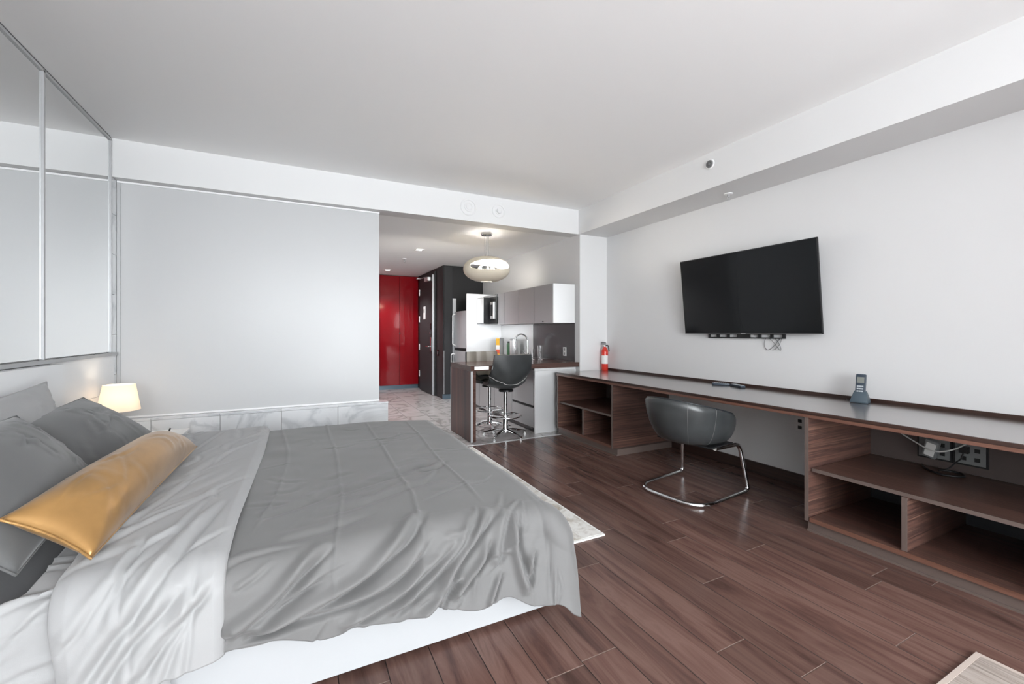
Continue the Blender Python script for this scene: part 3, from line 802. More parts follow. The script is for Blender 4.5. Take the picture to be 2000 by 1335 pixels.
def open_cabinet(label, y0, y1, divs, toe0, base):
    c = thing('open_shelf_cabinet', label, 'cabinet', (3.3, (y0 + y1) / 2, 0), 'open shelf cabinets under the desk')
    zb, zt = .066, DZ - .043
    xb = 3.685
    for y in (y0, y1 - .022):
        p = box('side_panel', 'ebony_x', DF + .008, xb, y, y + .022, zb, zt, c, bev=.001, seg=1)
        box('edge_strip', 'edge_grey', DF + .002, DF + .009, y, y + .022, zb, zt, p)
    s = box('shelf', 'ebony_y', DF + .036, xb, y0 + .029, y1 - .029, .382, .403, c, bev=.001, seg=1)
    box('edge_strip', 'edge_grey', DF + .030, DF + .036, y0 + .029, y1 - .029, .382, .403, s)
    b = box('bottom', 'ebony_y', DF + .010, xb, y0 + .029, y1 - .029, zb, zb + .026, c, bev=.001, seg=1)
    box('edge_strip', 'edge_band', DF + .003, DF + .010, y0 + .029, y1 - .029, zb, zb + .026, b)
    for d in divs:
        p = box('divider', 'ebony_x', DF + .020, xb, d, d + .024, zb + .027, .381, c)
        box('edge_strip', 'edge_grey', DF + .014, DF + .020, d, d + .024, zb + .027, .381, p)
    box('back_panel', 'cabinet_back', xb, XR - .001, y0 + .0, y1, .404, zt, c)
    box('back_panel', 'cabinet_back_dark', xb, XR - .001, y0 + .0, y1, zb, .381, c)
    box('toe_kick', 'edge_grey', DF + .022, XR - .001, toe0, y1 - .01, 0, zb - .001, c, bev=.001, seg=1)
    box('floor_trim', 'edge_grey', DF + .012, DF + .022, toe0, y1 - .01, 0, .012, c, bev=.003)
    return c
open_cabinet('open dark wood shelf cabinet under the far end of the desk, beside the kitchen', 3.505, 4.575, [4.03], 3.452, 0)
open_cabinet('open dark wood shelf cabinet under the near end of the desk, holding cables', YD0 + .02, 1.622, [1.108, .56], YD0 + .03, 0)

# outlets and cables
ow = thing('wall_outlet', 'white wall outlet under the desk beside the near cabinet', 'outlet', (XR, 2.10, .514), 'white wall outlets')
box('plate', 'outlet_white', XR - .008, XR - .001, 2.065, 2.135, .455, .57, ow, bev=.003)
for q in (.487, .54): box('socket', 'gap_dark', XR - .0095, XR - .0075, 2.085, 2.115, q - .013, q + .013, ow, bev=.001)
BX = 3.684
for i, (a, b) in enumerate(((1.165, 1.335), (1.008, 1.160))):
    o = thing('socket_plate', ['left black framed socket plate at the back of the near shelf cabinet', 'right black framed socket plate at the back of the near shelf cabinet'][i], 'outlet', (BX, (a + b) / 2, .53), 'black framed socket plates')
    box('frame', 'black_plastic', BX - .012, BX, a, b, .455, .60, o, bev=.002)
    f = box('plate', 'outlet_grey', BX - .018, BX - .011, a + .010, b - .010, .466, .590, o, bev=.002)
    for (dy, dz) in ((.045, .555), (.105, .555), (.045, .50), (.105, .50)):
        box('socket', 'gap_dark', BX - .0195, BX - .0175, a + dy - .012, a + dy + .012, dz - .012, dz + .012, f, bev=.001)
pg = thing('plug', 'black plug pushed into the right socket plate', 'plug', (BX - .02, 1.10, .55))
box('body', 'black_plastic', BX - .05, BX - .0185, 1.085, 1.125, .535, .575, pg, bev=.005)
tube('cord', 'black_plastic', smooth_path([(BX - .045, 1.105, .54), (BX - .06, 1.11, .50), (BX - .05, 1.13, .48), (BX - .06, 1.17, .42), (BX - .10, 1.2, .409)], .02), .004, pg, n=8)
ad = thing('power_adapter', 'pale power adapter dangling on a white cable above the shelf', 'adapter', (3.60, 1.235, .45))
mxa = Matrix.Translation((3.60, 1.24, .535)) @ Matrix.Rotation(R(16), 4, 'X') @ Matrix.Rotation(R(-14), 4, 'Y')
bd = box('body', 'outlet_grey', -.016, .016, -.034, .034, -.06, .06, ad, bev=.006, mx=mxa)
box('sticker', 'paper_white', -.018, -.0158, -.024, .024, -.045, .045, bd, mx=mxa)
wc = tag(tube('white_cable', 'cable_white', spline([(3.67, 1.46, .63), (3.63, 1.41, .60), (3.60, 1.33, .565), (3.575, 1.25, .535), (3.58, 1.19, .53), (3.62, 1.13, .56), (3.66, 1.08, .61)], 40).tolist(), .0045, n=8),
         'white cable looping past the adapter at the back of the shelf', 'cable')
tag(tube('black_cable', 'black_plastic', spline([(3.64, 1.30, .412), (3.55, 1.24, .410), (3.50, 1.15, .410), (3.56, 1.08, .411), (3.62, 1.12, .412), (3.60, 1.2, .412)], 40).tolist(), .006, n=8),
    'tangle of black cable lying at the back of the shelf', 'cable')

# fire extinguisher
EX, EY = 3.615, 4.50
fe = thing('fire_extinguisher', 'small red fire extinguisher standing on the far end of the desk', 'extinguisher', (EX, EY, DZ))
cy = lathe('cylinder', 'red_tank', [(0, DZ + .0005), (.040, DZ + .0005), (.044, DZ + .008), (.044, DZ + .245), (.040, DZ + .27), (.026, DZ + .295), (.017, DZ + .305), (.017, DZ + .315), (0, DZ + .315)], EX, EY, fe, n=32)
bm = bmesh.new(); lbl = []
for q in range(15):
    a = math.atan2(-EY, -EX) + R(-75 + 10 * q)
    lbl.append((bm.verts.new((EX + .0448 * math.cos(a), EY + .0448 * math.sin(a), DZ + .09)), bm.verts.new((EX + .0448 * math.cos(a), EY + .0448 * math.sin(a), DZ + .20))))
for p, q in zip(lbl, lbl[1:]): bm.faces.new((p[0], q[0], q[1], p[1]))
finish(bm, 'label', 'paper_white', cy, smooth=True)
lathe('valve', 'steel', [(0, DZ + .315), (.014, DZ + .315), (.014, DZ + .34), (.010, DZ + .345), (0, DZ + .345)], EX, EY, fe, n=16)
box('lever', 'black_plastic', EX - .055, EX + .02, EY - .008, EY + .008, DZ + .345, DZ + .358, fe, bev=.003)
box('carry_handle', 'black_plastic', EX - .05, EX + .015, EY - .007, EY + .007, DZ + .366, DZ + .376, fe, bev=.003)
tube('hose', 'black_plastic', smooth_path([(EX + .012, EY, DZ + .33), (EX + .05, EY - .012, DZ + .33), (EX + .056, EY - .02, DZ + .25)], .02), .008, fe)
lathe('gauge', 'paper_white', [(0, 0), (.011, 0), (.011, .008), (0, .009)], 0, 0, fe, n=16, mx=Matrix.Translation((EX - .014, EY, DZ + .328)) @ Matrix.Rotation(R(-90), 4, 'Y'))

# cordless phone
PHX, PHY = 3.60, 1.625
ph = thing('cordless_phone', 'blue-grey cordless phone upright in its charging cradle on the desk', 'phone', (PHX, PHY, DZ))
ang = math.atan2(PHY, PHX) + PI        # looks back to the room
mp = Matrix.Translation((PHX, PHY, DZ)) @ Matrix.Rotation(R(180), 4, 'Z') @ Matrix.Rotation(R(12), 4, 'Z')
bm = bmesh.new()
lo = [(-.045, -.052), (.045, -.052), (.045, .052), (-.045, .052)]; hi = [(-.028, -.034), (.006, -.034), (.006, .034), (-.028, .034)]
A = [bm.verts.new((x, y, .0006)) for x, y in lo]; B0 = [bm.verts.new((x * .98, y * .98, .018)) for x, y in lo]; B = [bm.verts.new((x, y, .085)) for x, y in hi]
bm.faces.new(A[::-1]); bm.faces.new(B)
for P_, Q_ in ((A, B0), (B0, B)):
    for q in range(4): bm.faces.new((P_[q], P_[(q + 1) % 4], Q_[(q + 1) % 4], Q_[q]))
bmesh.ops.transform(bm, matrix=mp, verts=bm.verts)
finish(bm, 'cradle', 'phone_blue', ph, smooth=True, bev=.006, seg=2)
mh = mp @ Matrix.Translation((.012, 0, .012)) @ Matrix.Rotation(R(-14), 4, 'Y')
hs = box('handset', 'navy_plastic', -.013, .013, -.029, .029, 0, .195, ph, bev=.006, mx=mh)
box('screen', 'phone_lcd', .0125, .0140, -.021, .021, .130, .172, hs, mx=mh)
bm = bmesh.new()
for r_ in range(5):
    for c_ in range(3): add_box(bm, .0125, .0150, -.019 + .013 * c_, -.008 + .013 * c_, .030 + .0175 * r_, .040 + .0175 * r_)
bmesh.ops.transform(bm, matrix=mh, verts=bm.verts)
kp = finish(bm, 'keypad', 'phone_key', hs); kp['kind'] = 'stuff'
tube('power_cord', 'black_plastic', [(PHX + .02, PHY + .045, DZ + .006), (PHX + .04, PHY + .09, DZ + .004), (PHX + .07, PHY + .12, DZ + .004), (PHX + .095, PHY + .13, DZ + .004)], .0025, ph, n=6)

# remotes
def remote(x, y, rz, label, ln=.17):
    r_ = thing('remote_control', label, 'remote', (x, y, DZ), 'dark remote controls on the desk')
    mx_ = Matrix.Translation((x, y, DZ)) @ Matrix.Rotation(rz, 4, 'Z')
    b_ = box('body', 'navy_plastic', -.024, .024, -ln / 2, ln / 2, .0008, .020, r_, bev=.005, mx=mx_)
    bm_ = bmesh.new()
    for q in range(7):
        for c_ in range(3): add_box(bm_, -.018 + .013 * c_, -.008 + .013 * c_, -ln * .42 + q * ln * .12, -ln * .42 + q * ln * .12 + .011, .0195, .0225)
    bmesh.ops.transform(bm_, matrix=mx_, verts=bm_.verts)
    k_ = finish(bm_, 'buttons', 'phone_key', b_); k_['kind'] = 'stuff'
remote(3.625, 2.60, R(-22), 'dark blue remote control on the desk, nearer the phone')
remote(3.60, 2.755, R(35), 'dark blue remote control on the desk, nearer the extinguisher', .15)

# ================================================================== TELEVISION
tv = thing('television', 'large black flat television tilted on the right-hand wall', 'television', (3.70, 2.56, 1.258))
mt = Matrix.Translation((3.655, 2.561, 1.258)) @ Matrix.Rotation(R(-6), 4, 'Y')
W2, HH = .662, .757
bz = box('housing', 'tv_bezel', .002, .022, -W2, W2, 0, HH, tv, bev=.003, mx=mt)
box('screen', 'tv_screen', -.001, .003, -W2 + .008, W2 - .008, .016, HH - .008, tv, mx=mt)
box('rear_cover', 'tv_bezel', .022, .040, -W2 + .12, W2 - .12, .04, .46, tv, bev=.006, mx=mt)
box('chin', 'alu_dark', -.002, .004, -W2 + .004, W2 - .004, .001, .010, tv, mx=mt)
box('badge', 'alu', -.004, -.0015, -.022, .022, .002, .008, tv, mx=mt)
brk = thing('tv_bracket', 'black slotted wall bracket below the television', 'bracket', (XR, 2.595, 1.24))
y0, y1, z0, z1 = 2.216, 2.973, 1.218, 1.262
boxes('rail', 'black_plastic', [(XR - .022, XR - .001, y0, y1, z0, z0 + .010), (XR - .022, XR - .001, y0, y1, z1 - .010, z1)], brk)
posts = [y0, y0 + .105, y0 + .215, y0 + .32, y0 + .42, y0 + .53, y0 + .64, y1 - .012]
for q, p in enumerate(posts):
    w_ = .10 if q == 3 else .022
    box('web', 'black_plastic', XR - .020, XR - .001, p, min(p + w_, y1), z0 + .010, z1 - .010, brk)
cl = []
for q in range(90):
    t_ = q / 89
    cl.append((XR - .012 - .006 * math.sin(7 * t_), 2.325 - .075 * math.sin(2 * PI * 1.5 * t_), 1.172 + .052 * math.cos(2 * PI * 2.5 * t_)))
tag(tube('thin_wire', 'wire_grey', [(XR - .012, 2.36, 1.235)] + cl, .0022, n=6), 'thin loose wire looped under the television bracket', 'wire')

# ================================================================== TUB CHAIR (local: faces +X, seat centre over origin)
ch = thing('tub_chair', 'grey leather tub chair on a bent chrome tube base at the desk', 'chair', (0, 0, 0))
def rim_z(a):      # a = 0 front, pi back
    s = (1 - math.cos(a)) / 2
    return .475 + .17 * min(1, max(0, (s - .02) / .30)) ** 1.0 * 1.0 + .125 * max(0, (s - .32) / .68) ** 1.1
NA = 72
rings = []
def ring(fr, fz, inset=0.0):
    out = []
    for i in range(NA):
        a = 2 * PI * i / NA
        ca, sa = math.cos(a), math.sin(a)
        rx = .315 if ca > 0 else .385
        ex = 2.5 if ca > 0 else 2.15
        rr = 1 / (abs(ca) ** ex + abs(sa) ** ex) ** (1 / ex)
        x_, y_ = ca * rr * rx, sa * rr * .315
        zr = rim_z(a)
        bk = (1 - ca) / 2
        k_ = 1 - (1 - fr) * (.62 + .55 * bk) if fr > .5 else fr
        out.append(((x_ - inset * ca) * k_, (y_ - inset * sa) * k_, fz(zr, a)))
    return out
prof_o = [(.25, 0), (.45, .004), (.56, .018), (.66, .055), (.75, .13), (.83, .26), (.90, .44), (.955, .66), (.985, .86)]
for k_, f_ in prof_o: rings.append(ring(k_, lambda zr, a, f_=f_: .405 + (zr - .405) * f_))
rings.append(ring(1.0, lambda zr, a: zr - .008, .004)); rings.append(ring(1.0, lambda zr, a: zr + .006, .018)); rings.append(ring(1.0, lambda zr, a: zr + .006, .034)); rings.append(ring(1.0, lambda zr, a: zr - .008, .048))
rings.append(ring(.95, lambda zr, a: max(.47, zr - .10), .06)); rings.append(ring(.88, lambda zr, a: max(.465, .465 + (zr - .465) * .3), .06)); rings.append(ring(.84, lambda zr, a: .463, .05)); rings.append(ring(.55, lambda zr, a: .468, .04)); rings.append(ring(.2, lambda zr, a: .47, .02))
bm = bmesh.new()
VR = [[bm.verts.new(p) for p in r_] for r_ in rings]
for A, B in zip(VR, VR[1:]):
    for i in range(NA): bm.faces.new((A[i], A[(i + 1) % NA], B[(i + 1) % NA], B[i]))
bm.faces.new(VR[0][::-1]); bm.faces.new(VR[-1])
finish(bm, 'shell', 'leather_grey', ch, smooth=True, angle=80)
def seam(a):
    i = round(a / (2 * PI) * NA) % NA
    pts = [Vector(r_[i]) for r_ in rings[2:13]]
    return [p + Vector((p.x, p.y, 0)).normalized() * .001 for p in pts]
for a in (R(145), R(215), R(110), R(250)):
    tube('seam', 'thread_grey', seam(a), .0014, ch, n=5)
rp = [Vector(p) for p in rings[10]]
tube('rim_piping', 'leather_black', [p + Vector((0, 0, .001)) for p in rp], .004, ch, n=6, closed=True)
sc = ring(.70, lambda zr, a: .475)
bm = bmesh.new(); lv = [[bm.verts.new((x * k_, y * k_, z)) for x, y, _ in sc] for k_, z in ((1.0, .466), (1.03, .485), (.98, .503), (.6, .512))]
for A, B in zip(lv, lv[1:]):
    for i in range(NA): bm.faces.new((A[i], A[(i + 1) % NA], B[(i + 1) % NA], B[i]))
bm.faces.new(lv[-1]); bm.faces.new(lv[0][::-1])
finish(bm, 'seat_cushion', 'leather_black', ch, smooth=True, angle=80)
r0 = .0155
pth = [(-.14, -.17, .392), (.26, -.17, .392), (.33, -.275, .012 + .30), (.345, -.29, .0125), (-.28, -.285, .0125), (-.28, .285, .0125), (.345, .29, .0125), (.33, .275, .312), (.26, .17, .392), (-.14, .17, .392)]
pth = [(-.03, -.225, .388), (.275, -.250, .388), (.335, -.292, .0162), (-.32, -.285, .0162), (-.32, .285, .0162), (.335, .292, .0162), (.275, .250, .388), (-.03, .225, .388)]
P_ = []
rads = [0, .06, .05, .20, .20, .05, .06, 0]
VP = [Vector(p) for p in pth]
for i, p in enumerate(VP):
    if i in (0, len(VP) - 1): P_.append(p); continue
    d1, d2 = VP[i - 1] - p, VP[i + 1] - p
    s_, e_ = p + d1.normalized() * rads[i], p + d2.normalized() * rads[i]
    for j in range(11):
        t_ = j / 10; P_.append((1 - t_) ** 2 * s_ + 2 * t_ * (1 - t_) * p + t_ * t_ * e_)
tube('frame', 'chrome', P_, r0, ch, n=12)
box('seat_bracket', 'black_plastic', -.10, .20, -.24, .24, .396, .408, ch, bev=.002)
ch.location = (2.83, 2.445, 0); ch.rotation_euler = (0, 0, R(8))

# ================================================================== RUGS
rg = thing('area_rug', 'pale beige distressed rug lying under the foot of the bed', 'rug', (1.0, 3.2, 0))
box('pile', 'rug_pile', -.2, 1.705, 2.150, 4.405, .0008, .011, rg, bev=.002, seg=1)
boxes('binding', 'paper_white', [(-.2, 1.718, 2.136, 2.150, .0006, .010), (1.705, 1.718, 2.150, 4.405, .0006, .010), (-.2, 1.718, 4.405, 4.418, .0006, .010)], rg)
dm = thing('doormat', 'beige ribbed mat at the lower right corner of the floor', 'mat', (2.1, .4, 0))
box('weave', 'mat_weave', 1.52, 2.383, -.10, .676, .0008, .010, dm, bev=.002, seg=1)
boxes('border', 'mat_border', [(1.50, 2.400, .676, .693, .0006, .011), (2.383, 2.400, -.10, .676, .0006, .011), (1.50, 1.52, -.10, .676, .0006, .011)], dm)

# ================================================================== BED
bed = thing('bed', 'low white leather platform bed with a charcoal sheeted mattress', 'bed', (-.1, 2.64, 0))
box('platform', 'leather_white', -1.28, 1.035, 1.683, 3.60, .022, .305, bed, bev=.012, seg=3)
for fx, fy in ((-1.1, 1.8), (.85, 1.8), (-1.1, 3.48), (.85, 3.48)):
    box('foot', 'black_plastic', fx - .05, fx + .05, fy - .05, fy + .05, .0, .024, bed)
box('mattress', 'cotton_charcoal', -1.275, .93, 1.705, 3.575, .306, .490, bed, bev=.05, seg=4)
hb = thing('headboard', 'long white padded headboard behind the pillows', 'headboard', (-1.33, 2.4, 0))
ys_ = [1.05, 2.33, 3.60]
for a, b in zip(ys_, ys_[1:]):
    box('pad', 'headboard_white', XL + .001, -1.295, a + .003, b - .003, .02, 1.080, hb, bev=.028, seg=4)

def drape(a, b, zt=.55, yn=1.70, yf=3.58, xf=.95, r=.10):
    """cloth laid over the bed: a runs along the bed, b across it"""
    a = np.asarray(a, float); b = np.asarray(b, float)
    en = np.maximum(0, yn - b); ef = np.maximum(0, a - xf); eF = np.maximum(0, b - yf)
    e2 = np.where(en > 0, en, eF); sg = np.where(en > 0, -1.0, 1.0)
    L_ = np.hypot(ef, e2); Ls = np.maximum(L_, 1e-9)
    ux = ef / Ls; uy = e2 / Ls
    r = r + .085 * np.clip(2.2 * ux * uy, 0, 1) * (en > 0)
    arc = r * np.pi / 2
    t = np.minimum(L_, arc) / r
    rest = np.maximum(0, L_ - arc)
    corner = np.clip((a - .35) / .75, 0, 1) ** 1.5 * (en > 0)
    phi = np.radians(4 + 18 * corner * np.clip(uy * 1.3, 0, 1) * (1 - np.clip(2.2 * ux * uy, 0, 1) * .5))
    o = r * np.sin(t) + rest * np.sin(phi)
    d = r * (1 - np.cos(t)) + rest * np.cos(phi)
    X = np.minimum(a, xf) + o * ux
    Y = np.clip(b, yn, yf) + sg * o * uy
    edge = np.clip((np.minimum(a, xf) - (xf - .45)) / .45, 0, 1) ** 2 * .022 \
         + np.clip((yn + .35 - np.maximum(b, yn)) / .35, 0, 1) ** 2 * .02
    Z = zt - d - edge * np.clip(1 - rest / .5, 0, 1)
    return X, Y, Z
def seg_field(a, b, line):
    """distance to a polyline, side sign and position along it"""
    P = np.array(line, float)
    best = np.full(a.shape, 1e9); side = np.zeros(a.shape); tt_ = np.zeros(a.shape)
    Ls = np.linalg.norm(np.diff(P, axis=0), axis=1); tot = Ls.sum(); acc = 0
    for p, q, l in zip(P, P[1:], Ls):
        d = (q - p) / max(l, 1e-9)
        u = np.clip((a - p[0]) * d[0] + (b - p[1]) * d[1], 0, l)
        dx, dy = a - p[0] - u * d[0], b - p[1] - u * d[1]
        dist = np.hypot(dx, dy); s = np.sign(d[0] * dy - d[1] * dx)
        m_ = dist < best
        best = np.where(m_, dist, best); side = np.where(m_, s, side); tt_ = np.where(m_, (acc + u) / tot, tt_)
        acc += l
    return best, side, tt_
def wrinkle(a, b, line, amp, w, fade=True, kind='fold'):
    dist, s, t = seg_field(a, b, spline(line, max(8, 4 * len(line))))
    env = np.clip(t / .12, 0, 1) * np.clip((1 - t) / .25, 0, 1) if fade else np.clip((1 - t) / .08, 0, 1) * np.clip(t / .04, 0, 1)
    x = s * dist / w
    if kind == 'crease': sh = np.exp(-(x * 1.0) ** 2)
    else: sh = np.exp(-((x - .75) ** 2) * 1.6) - 1.0 * np.exp(-((x + .40) ** 2) * 4.5)
    return amp * env * sh
def rnd_wrinkles(a, b, n, box_, ang, spread, lmin, lmax, amp, w, seed):
    rg_ = random.Random(seed); H = np.zeros(a.shape)
    for _ in range(n):
        ca, cb = rg_.uniform(box_[0], box_[1]), rg_.uniform(box_[2], box_[3])
        th = ang + rg_.gauss(0, spread); l = rg_.uniform(lmin, lmax) / 2; k_ = rg_.gauss(0, .25) * l
        d = (math.cos(th), math.sin(th)); n_ = (-d[1], d[0])
        line = [(ca - d[0] * l, cb - d[1] * l), (ca + n_[0] * k_, cb + n_[1] * k_), (ca + d[0] * l, cb + d[1] * l)]
        H += wrinkle(a, b, line, amp * rg_.uniform(.4, 1), w * rg_.uniform(.6, 1.4))
    return H
def soft_noise(a, b, seed, scale, amp):
    rs = np.random.RandomState(seed); H = np.zeros(a.shape)
    for _ in range(14):
        k_ = rs.normal(0, 1, 2) * scale; H += np.sin(a * k_[0] + b * k_[1] + rs.uniform(0, 6.28))
    return H / 14 ** .5 * amp

# ---- duvet: dark face over the bed, pale underside folded back toward the pillows
dv = thing('duvet', 'grey duvet spread over the bed with its pale underside folded back', 'duvet', (.3, 2.6, .5))
na, nb = 190, 330
s_ = np.linspace(0, 1, na)[None, :].repeat(nb, 0); q_ = np.linspace(0, 1, nb)[:, None].repeat(na, 1)
A0 = -.215
a_ = A0 + s_ * (.95 + .26 - A0)
Ln = .315 + np.clip((a_ + .2) / 1.1, 0, 1) * .125
Ln = Ln + .012 * np.sin(a_ * 9 + .6) + .008 * np.sin(a_ * 23) - .035 * np.exp(-((a_ - .76) / .07) ** 2) + .07 * np.clip((a_ - .9) / .2, 0, 1)
b0 = 1.70 - Ln; b1 = 3.58 + .24
# more rows on the near side
qq = np.where(q_ < .45, q_ / .45 * .30, .30 + (q_ - .45) / .55 * .70)
b_ = b0 + qq * (b1 - b0)
X, Y, Z = drape(a_, b_)
H = np.zeros(a_.shape)
F1 = [([(-.2, 1.406), (-.094, 1.421), (.086, 1.461), (.186, 1.496), (.297, 1.561), (.377, 1.621), (.462, 1.731)], .030, .030),
      ([(-.22, 1.426), (-.135, 1.466), (-.064, 1.511), (.026, 1.586), (.111, 1.656)], .026, .026),
      ([(-.205, 1.411), (-.124, 1.446), (-.034, 1.496), (.091, 1.556)], .020, .022),
      ([(-.15, 1.41), (.086, 1.426), (.222, 1.441), (.352, 1.501), (.477, 1.621)], .020, .024),
      ([(.121, 1.34), (.257, 1.381), (.367, 1.436), (.532, 1.556), (.578, 1.601)], .020, .024),
      ([(.292, 1.345), (.407, 1.406), (.573, 1.546), (.663, 1.666)], .018, .022),
      ([(.367, 1.30), (.462, 1.335), (.568, 1.486), (.688, 1.606), (.74, 1.68)], .026, .024),
      ([(.542, 1.335), (.583, 1.386), (.668, 1.476), (.703, 1.556)], .024, .020),
      ([(.728, 1.436), (.758, 1.556), (.808, 1.661)], .016, .028),
      ([(.858, 1.30), (.833, 1.421), (.823, 1.526), (.838, 1.646)], .028, .024),
      ([(.858, 1.33), (.878, 1.416), (.904, 1.476)], .020, .016),
      ([(.482, 1.32), (.532, 1.396), (.578, 1.426)], .020, .014), ([(.683, 1.285), (.723, 1.376), (.748, 1.411)], .020, .014),
      ([(-.044, 2.002), (.116, 2.112), (.302, 2.167), (.527, 2.272), (.678, 2.312)], .004, .045),
      ([(.031, 1.871), (.227, 1.912), (.467, 2.012), (.688, 2.077)], .004, .045), ([(-.15, 1.952), (-.009, 2.012), (.136, 2.102)], .004, .04),
      ([(.542, 2.222), (.653, 2.227), (.748, 2.352)], .006, .025), ([(-.069, 1.731), (.096, 1.751), (.292, 1.811)], .004, .035)]
for ln, am, w_ in F1: H += wrinkle(a_, b_, ln, am * 1.35, w_)
for ln in ([(-.114, 3.6), (-.064, 2.948), (-.059, 2.613), (-.089, 2.182), (-.14, 1.901), (-.155, 1.766)],
           [(.191, 3.7), (.196, 2.758), (.176, 2.152), (.166, 1.992), (.126, 1.691), (.111, 1.561), (.106, 1.33)],
           [(.482, 3.6), (.467, 2.688), (.457, 2.087), (.457, 1.922), (.432, 1.721), (.407, 1.40)],
           [(.80, 3.6), (.783, 3.299), (.723, 2.362), (.72, 1.7)]):
    H += wrinkle(a_, b_, ln, .006, .007, False, 'crease')
H += rnd_wrinkles(a_, b_, 16, (-.2, .9, 1.28, 1.70), R(38), .15, .12, .40, .007, .013, 3)
H += rnd_wrinkles(a_, b_, 30, (-.15, .95, 1.8, 3.5), R(20), .5, .12, .40, .0025, .022, 5)
H += rnd_wrinkles(a_, b_, 14, (.80, 1.0, 1.25, 1.75), R(80), .25, .10, .25, .004, .014, 9)
H += soft_noise(a_, b_, 2, 4.0, .007) + soft_noise(a_, b_, 4, 14.0, .001)
# puffed corner of the turn-back
H += .014 * np.exp(-(((a_ + .10) / .07) ** 2 + ((b_ - 2.9) / .10) ** 2))
N_ = grid_normals(X, Y, Z)
if N_[nb - 60, 50, 2] < 0: N_ = -N_
H = np.where(b_ > 3.6, H * .3, H)
X, Y, Z = X + N_[..., 0] * H, Y + N_[..., 1] * H, Z + N_[..., 2] * H
Y = np.where((b_ < 1.72), np.minimum(Y, 1.672 + np.clip((Z - .31), 0, .2) * .3), Y)
Z = np.maximum(Z, .04)
grid_mesh('cover', 'cotton_mid', X, Y, Z, dv, thick=.012)

na, nb = 110, 300
s_ = np.linspace(0, 1, na)[None, :].repeat(nb, 0); q_ = np.linspace(0, 1, nb)[:, None].repeat(na, 1)
b0 = 1.70 - .33; b1 = 3.58 + .22
qq = np.where(q_ < .45, q_ / .45 * .30, .30 + (q_ - .45) / .55 * .70)
b_ = b0 + qq * (b1 - b0)
aL = -.63 + .05 * np.clip((1.70 - b_) / .33, 0, 1) - .16 * np.clip((b_ - 2.0) / 1.2, 0, 1)
aR = -.195 + .012 * np.sin(b_ * 2.2 + 1)
a_ = aL + s_ * (aR - aL)
b_ = b_ - .02 * np.sin(s_ * PI) * np.clip((1.7 - b_) / .33, 0, 1)
X, Y, Z = drape(a_, b_, zt=.562)
H = .026 * np.clip(s_ / .10, 0, 1) ** .5 * np.clip((1 - s_) / .07, 0, 1) ** .5
H += rnd_wrinkles(a_, b_, 16, (-.62, -.2, 1.35, 2.2), R(66), .12, .35, .9, .0075, .024, 11)
H += rnd_wrinkles(a_, b_, 22, (-.7, -.2, 2.0, 3.6), R(75), .25, .2, .6, .0045, .022, 12)
for ln, am, w_ in (([(-.56, 1.36), (-.48, 1.5), (-.36, 1.68), (-.27, 2.1)], .016, .028), ([(-.5, 1.36), (-.43, 1.48), (-.30, 1.62)], .014, .022),
                   ([(-.42, 1.36), (-.34, 1.48), (-.24, 1.6)], .014, .022)):
    H += wrinkle(a_, b_, ln, am, w_)
H += soft_noise(a_, b_, 8, 6.0, .004)
N_ = grid_normals(X, Y, Z)
if N_[nb - 60, 50, 2] < 0: N_ = -N_
X, Y, Z = X + N_[..., 0] * H, Y + N_[..., 1] * H, Z + N_[..., 2] * H
Y = np.where((b_ < 1.72), np.minimum(Y, 1.664 + np.clip((Z - .31), 0, .2) * .3), Y)
fl = grid_mesh('folded_back_flap', 'cotton_light', X, Y, Z, dv, thick=.014)
fl['label'] = 'pale grey underside folded back'

# ---- flat sheet between duvet and pillows
na, nb = 60, 200
s_ = np.linspace(0, 1, na)[None, :].repeat(nb, 0); q_ = np.linspace(0, 1, nb)[:, None].repeat(na, 1)
b_ = (1.70 - .40) + q_ * (3.45 - 1.30)
hang = np.clip((1.72 - b_) / .30, 0, 1.4)
aL = -.70 - .30 * hang - .05 * np.clip((b_ - 1.8) / .8, 0, 1)
a_ = aL + s_ * (-.35 - aL)
X, Y, Z = drape(a_, b_, zt=.540, yn=1.70, r=.045)
H = rnd_wrinkles(a_, b_, 22, (-.9, -.5, 1.3, 1.9), R(10), .4, .12, .35, .007, .016, 21) + soft_noise(a_, b_, 9, 7, .003) + .004
N_ = grid_normals(X, Y, Z)
if N_[nb - 60, 30, 2] < 0: N_ = -N_
X, Y, Z = X + N_[..., 0] * H, Y + N_[..., 1] * H, Z + N_[..., 2] * H
Y = np.where((b_ < 1.72), np.minimum(Y, 1.676 + np.clip((Z - .31), 0, .2) * .1), Y)
tag(grid_mesh('flat_sheet', 'cotton_light', X, Y, Z, None, thick=.004), 'pale grey flat sheet hanging over the near side of the mattress', 'sheet')

